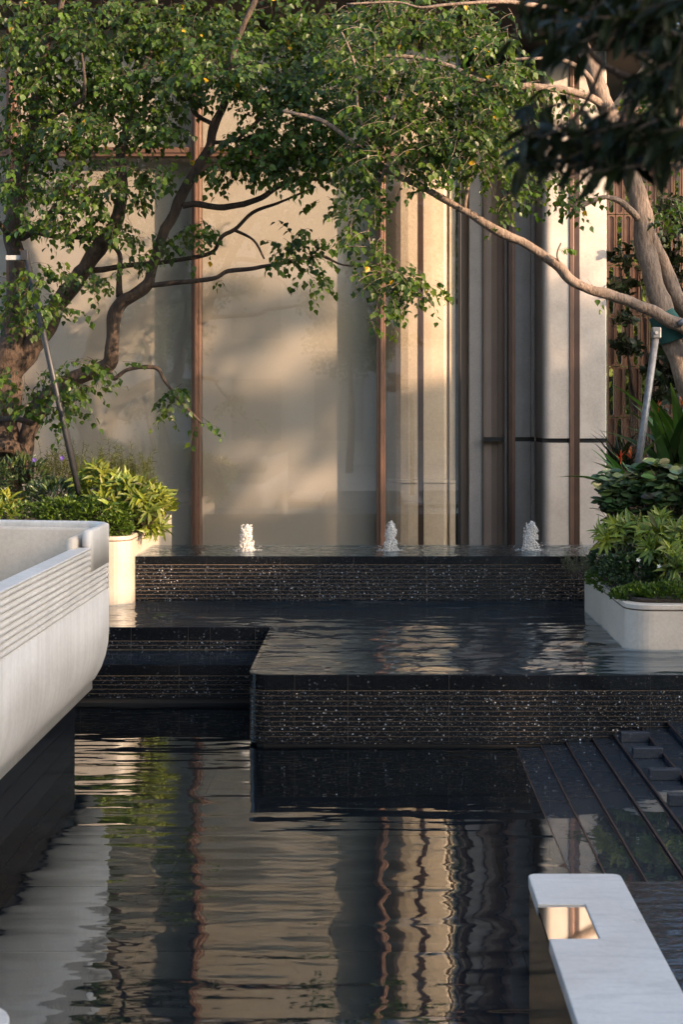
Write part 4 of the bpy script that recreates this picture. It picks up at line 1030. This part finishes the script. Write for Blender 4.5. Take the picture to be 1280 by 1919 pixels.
# heliconia with strap leaves and red bracts
def strap_plant(name, label, base, n, length, m, flowers=(), fan=.5, wid='strap', seed=1, bias=(0, 0, 0)):
    r2 = random.Random(seed); t = thing(name, label, 'plant'); L = []
    for _ in range(n):
        d = Vector((r2.gauss(0, fan), r2.gauss(-.1, fan), 1)) + Vector(bias); L.append((base + Vector((r2.gauss(0, .07), r2.gauss(0, .07), r2.uniform(0, .1))), d.normalized(), Vector((d.x, d.y, .05)) * -1 + rv(r2, .1) + Vector((0, 0, .5)), length * r2.uniform(.65, 1.15), tint(r2, .05, .25)))
    build_leaves(t, L, wid, m, 300)
    for (px, py, Y) in flowers:
        p = at(px, py + 22, Y); FLW = []
        for i in range(5):
            a = (Vector((r2.gauss(0, .45), r2.gauss(0, .3), 1))).normalized(); FLW.append((p + Vector((0, 0, i * .012)), a, rv(r2), .10 * r2.uniform(.7, 1.1), (.8, r2.uniform(.6, 2.2), 1)))
        fo = bpy.data.objects.new('flower', None); COL.objects.link(fo); fo.parent = t
        build_leaves(fo, FLW, 'lance', M['red'], 5, 'bract')
        v, f = tube([(base.x, base.y, base.z, .005), ((base.x + p.x) / 2, p.y, (base.z + p.z) / 2, .005), (p.x, p.y, p.z, .004)], 5); pyobj('stalk', v, f, M['strapleaf'], t)
    return t
strap_plant('heliconia', 'heliconia with long strap leaves and two red flowers by the white column', C(1185, 940, 12.35), 9, .6, M['strapleaf'], [(1164, 848, 12.2), (1184, 838, 12.2)], .65, seed=5, bias=(-.45, 0, 0))
strap_plant('heliconia', 'tall heliconia with red flowers right of the grey support pole', C(1275, 900, 13.2), 26, .95, M['strapleaf'], [(1235, 752, 13.1), (1262, 756, 13.1), (1278, 742, 13.1)], .5, seed=9)
strap_plant('strap_leaf_plant', 'dark grassy strap-leaved clump below the bronze screen', C(1170, 885, 15.6), 50, .55, M['darkleaf'], (), .55, 'grass', seed=3)
strap_plant('strap_leaf_plant', 'dark grassy clump at the foot of the screen near the right edge', C(1240, 890, 15.6), 50, .6, M['darkleaf'], (), .55, 'grass', seed=4)
# dark glossy background shrubs before the screen
def dark_shrub(label, spec, n, m, seed):
    r2 = random.Random(seed); t = thing('evergreen_shrub', label, 'shrub'); L = []; tubes = []
    for (cx, cy, rx, ry, Y, k) in spec:
        for _ in range(k):
            p = at(cx + r2.gauss(0, rx * .5), cy + r2.gauss(0, ry * .5), Y + r2.gauss(0, .2)); d = Vector((r2.gauss(-.3, .6), r2.gauss(-.3, .5), r2.gauss(.2, .4))).normalized()
            for i in range(8):
                a = i * 2.4; o1 = d.orthogonal().normalized(); o2 = d.cross(o1); L.append((p - d * i * .012, ((o1 * math.cos(a) + o2 * math.sin(a)) + d * .5 + Vector((0, 0, -.2))).normalized(), d + rv(r2, .2), r2.uniform(.07, .11), tint(r2, .1, .3)))
        b0 = at(cx + 30, 900, Y + .15); c0 = at(cx, cy, Y)
        tubes.append(tube([(b0.x, b0.y, .6, .02), ((b0.x + c0.x) / 2 + .05, b0.y, (b0.z + c0.z) / 2, .014), (c0.x, c0.y, c0.z, .006)], 6))
    build_leaves(t, L, 'oval', m, 120); v, f = join(tubes); pyobj('stems', v, f, M['bark'], t)
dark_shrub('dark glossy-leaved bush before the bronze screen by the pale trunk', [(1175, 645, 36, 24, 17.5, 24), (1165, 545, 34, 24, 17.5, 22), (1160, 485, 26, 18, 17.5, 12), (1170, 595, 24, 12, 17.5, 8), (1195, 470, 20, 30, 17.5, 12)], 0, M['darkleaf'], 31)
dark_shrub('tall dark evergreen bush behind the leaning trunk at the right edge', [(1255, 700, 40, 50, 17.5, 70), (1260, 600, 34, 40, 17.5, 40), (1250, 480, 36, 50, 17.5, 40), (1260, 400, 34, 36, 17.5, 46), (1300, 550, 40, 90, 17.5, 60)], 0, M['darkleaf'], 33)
# sunlit greenery seen through the screen
def leaf_wall(name, label, spec, m, size, seed):
    r2 = random.Random(seed); t = thing(name, label, 'hedge'); L = []
    for (x0, x1, y0, y1, z0, z1, n) in spec:
        for _ in range(n):
            p = Vector((r2.uniform(x0, x1), r2.uniform(y0, y1), r2.uniform(z0, z1))); L.append((p, rv(r2) + Vector((0, 0, -.3)), rv(r2) + Vector((0, -.5, .5)), size * r2.uniform(.6, 1.3), tint(r2, .4, .4)))
    build_leaves(t, L, 'small', m, 0); return t
leaf_wall('garden_hedge', 'yellow-green hedge seen through the slots of the bronze screen', [(2.6, 7, 20.2, 21.4, .4, 5.6, 9000)], M['backleaf'], .16, 5)
gw = tag(boxo('garden_wall', M['dark'], None, 2.0, 10, 22.2, 22.5, -.5, 8), 'dark garden wall closing the view behind the screen', 'wall')

# small flowers and fallen-yellow leaves
def flower(px, py, Y, m, s, label, cat='flower', group=None):
    t = thing('blossom', label, cat, group=group); L = []; p = at(px, py, Y)
    for i in range(5):
        a = i * 1.257; L.append((p, Vector((math.cos(a), -.3, math.sin(a))), Vector((0, -1, .2)), s, (1, 1, 1)))
    build_leaves(t, L, 'small', m, 5, 'petal'); v, f = tube([(p.x, p.y + .005, p.z, .002), (p.x + .01, p.y + .06, p.z - .12, .002)], 3); pyobj('stalk', v, f, M['strapleaf'], t)
for px, py, lb in ((116, 858, 'violet flower highest on the left, beside the tree base'), (170, 884, 'violet flower nearest the dark prop pole'), (150, 908, 'violet flower low between tree base and prop pole'), (64, 862, 'violet flower furthest left before the tree base')):
    flower(px, py, 13.4, M['violet'], .028, lb, group='violet flowers by the left tree')
for px, py, Y, lb in ((1197, 1049, 10.6, 'tiny white flower below the middle of the right yellow-green shrub'), (1236, 1061, 10.55, 'tiny white flower furthest right in the right planter'), (1130, 1070, 11.2, 'tiny white flower nearest the planter back corner')):
    flower(px, py, Y, M['whitep'], .020, lb, group='white flowers in the right planter')

# ---- tree props
def pole(name, label, a, bq, r, m, extra=None):
    t = thing(name, label, 'pole'); v, f = tube([(*a, r), (*(a.lerp(bq, .5)), r), (*bq, r)], 14); pyobj('shaft', v, f, m, t, True)
    if extra: extra(t)
    return t
p0, p1 = at(47, 474, 13.0), at(152, 945, 12.95)
def pad(t):
    c = at(28, 484, 13.05); boxo('pad', M['strap'], t, c.x - .08, c.x + .09, c.y - .05, c.y + .05, c.z - .022, c.z + .022, .006)
    q = at(46, 478, 13.0); boxo('bracket', M['pole_d'], t, q.x - .035, q.x + .035, q.y - .03, q.y + .03, q.z - .05, q.z + .04, .006)
pole('support_pole', 'dark grey prop pole leaning across the left tree with a white pad on top', p0, p1, .027, M['pole_d'], pad)
pole('support_pole', 'second dark grey prop pole half hidden behind the first on the left', at(100, 700, 13.5), at(140, 880, 13.6), .027, M['pole_d'])
def brk(t):
    q = at(1229, 624, 12.35); boxo('bracket', M['pole_l'], t, q.x - .035, q.x + .045, q.y - .045, q.y + .03, q.z - .05, q.z + .05, .012)
    v, f = tube([(q.x, q.y - .06, q.z, .014), (q.x, q.y + .05, q.z, .014)], 8); pyobj('bolt', v, f, M['strap'], t)
pole('support_pole', 'pale galvanised prop pole leaning on the right tree', at(1230, 628, 12.35), at(1188, 935, 12.1), .031, M['pole_l'], brk)
wr = thing('trunk_wrap', 'dark green cloth wrap tied round the leaning right trunk', 'wrap')
P = []
for q in ((1236, 588, 50), (1244, 604, 54), (1252, 622, 54), (1258, 640, 50)):
    v = at(q[0] + 2, q[1], 12.9); P.append((v.x, v.y - .03, v.z, q[2] * .5 * 12.9 / FPX))
v, f = tube(catmull(P, 4), 16, .12, 5); pyobj('cloth', v, f, M['wrap'], wr, True)
v = at(1272, 608, 12.6); v2 = at(1286, 600, 12.6); vv, f = tube([(v.x, v.y, v.z, .03), (v2.x, v2.y, v2.z, .03)], 12); pyobj('clamp', vv, f, M['pole_l'], wr, True)

# ================================================================== BEHIND THE CAMERA: what shades the pools and shows in the glass
def sky_blocker(label, x0, x1, y0, y1, h, cols, rows):  # unseen block, added to keep bright sky out of the glass
    t = thing('unseen_block', label, 'building'); boxo('wall', M['backstone'], t, x0, x1, y0, y1, -.5, h)
    boxo('cornice', M['backstone'], t, x0 - .15, x1 + .15, y1 + .001, y1 + .25, h - .35, h + .05)
    for i in range(cols):
        for j in range(rows):
            x = x0 + (i + .5) * (x1 - x0) / cols; z = 1.2 + j * 3.3
            if z + 2 > h: continue
            w = boxo('window', M['shade'], t, x - .8, x + .8, y1 + .002, y1 + .06, z, z + 2.0)
            boxo('sill', M['backstone'], w, x - .9, x + .9, y1 + .061, y1 + .16, z - .1, z - .002)
sky_blocker('unseen tall pale block behind the viewer, added to keep sky out of the glass', -40, 2.9, -22, -14, 18.5, 16, 5)
# added unseen sun blockers, square to the low sun: u runs along their front
HX, HY = math.cos(R(30)), -math.sin(R(30)); PX, PY = math.sin(R(30)), math.cos(R(30)); TD = 28.0
def sun_blocker(label, u0, u1, h):  # unseen block, its height set by the shadow it must cast
    t = thing('unseen_block', label, 'building')
    q = lambda u, d: (HX * (TD + d) + PX * u, HY * (TD + d) + PY * u)
    prismo('wall', M['backstone'], t, [q(u0, 0), q(u0, 9), q(u1, 9), q(u1, 0)], -.5, h)
    prismo('cornice', M['backstone'], t, [q(u0, -.22), q(u0, -.002), q(u1, -.002), q(u1, -.22)], h - .5, h - .1)
    n = max(1, int((u1 - u0) / 2.6))
    for i in range(n):
        for k in range(int(h / 3.4)):
            c = u0 + (i + .5) * (u1 - u0) / n; w = min(.8, (u1 - u0) / n * .35)
            o = prismo('window', M['black'], t, [q(c - w, -.06), q(c - w, -.003), q(c + w, -.003), q(c + w, -.06)], 1 + k * 3.4, 3 + k * 3.4)
            prismo('sill', M['backstone'], o, [q(c - w - .1, -.16), q(c - w - .1, -.062), q(c + w + .1, -.062), q(c + w + .1, -.16)], .88 + k * 3.4, .99 + k * 3.4)
sun_blocker('nearest unseen block on the right, added to shade the balustrade and near pool', -26, 8.5, 11.0)
sun_blocker('lowest unseen block on the right, height set to half shade the left planter', 8.55, 11.3, 10.2)
sun_blocker('unseen block behind the dappling trees, added to shade the foot of the blinds', 11.35, 13.9, 11.0)
sun_blocker('tallest unseen block on the right, added to shade the lower pier and columns', 13.95, 40, 12.05)
def crown_tree(label, u, blobs, seed, size):
    r2 = random.Random(seed); t = thing('courtyard_tree', label, 'tree'); L = []
    q = lambda uu, z, d=0: Vector((HX * (TD - 2.2 + d) + PX * uu, HY * (TD - 2.2 + d) + PY * uu, z))
    tr = [(*q(u, -.5), .3), (*q(u + .2, 4), .25), (*q(u - .1, 8), .18), (*q(u + .1, 11.5), .08)]
    v, f = tube(catmull(tr, 5), 10, .1); pyobj('trunk', v, f, M['bark'], t, True)
    for (bu, bz, ru, rz, k) in blobs:
        v, f = tube([(*q(u, bz - 2.2), .09), (*q((u + bu) / 2, bz - .9), .06), (*q(bu, bz), .02)], 6); pyobj('branch', v, f, M['bark'], t, True)
        for _ in range(k):
            w = rv(r2).normalized() * r2.random() ** .4; L.append((q(bu + w.x * ru, bz + w.z * rz, w.y * .9), rv(r2) + Vector((0, 0, -.4)), rv(r2), size * r2.uniform(.6, 1.3), tint(r2, .1, .3)))
    build_leaves(t, L, 'small', M['backleaf'], 0)
# their crowns throw the soft dapples on the blinds
crown_tree('leafy tree to the right of the viewer before the added blocks', 12.9, [(13.22, 12.9, .16, .16, 90), (13.62, 12.68, .18, .13, 80), (13.3, 12.42, .12, .08, 36), (13.5, 11.55, .42, .2, 200), (13.05, 11.9, .14, .12, 50), (13.85, 11.75, .12, .2, 60), (13.15, 11.0, .12, .1, 40), (13.8, 11.15, .1, .14, 40),
  (12.35, 12.72, .13, .12, 56), (12.68, 13.05, .16, .1, 56), (12.15, 12.3, .12, .1, 40), (12.6, 12.25, .1, .09, 36), (12.25, 11.75, .13, .12, 50), (12.4, 11.2, .55, .25, 240), (11.7, 12.2, .3, .2, 80)], 3, .22)
crown_tree('second leafy tree at the far end of the added blocks', 16.4, [(15.2, 11.7, .5, .25, 130), (16.2, 11.8, .5, .22, 130), (17.4, 11.9, .9, .4, 200), (16.0, 12.3, .2, .14, 36)], 4, .24)

# garden trees behind the viewer, seen only as reflections in the glass
def garden_tree(label, x, y, h, r, seed):
    r2 = random.Random(seed); t = thing('courtyard_tree', label, 'tree'); L = []
    v, f = tube(catmull([(x, y, .3, .11), (x + .1, y, h * .5, .09), (x, y + .1, h, .05)], 4), 8, .1); pyobj('trunk', v, f, M['bark'], t, True)
    for _ in range(1500):
        w = rv(r2).normalized() * r2.random() ** .45; L.append((Vector((x + w.x * r, y + w.y * r, h + w.z * r * .8)), rv(r2) + Vector((0, 0, -.4)), rv(r2), .16 * r2.uniform(.6, 1.3), tint(r2, .2, .3)))
    build_leaves(t, L, 'small', M['backleaf'], 0)
garden_tree('small round tree straight behind the viewer', -.7, -7.5, 4.0, 1.3, 2)
garden_tree('small round tree behind the viewer to the left', -6.2, -9.0, 4.6, 1.7, 6)
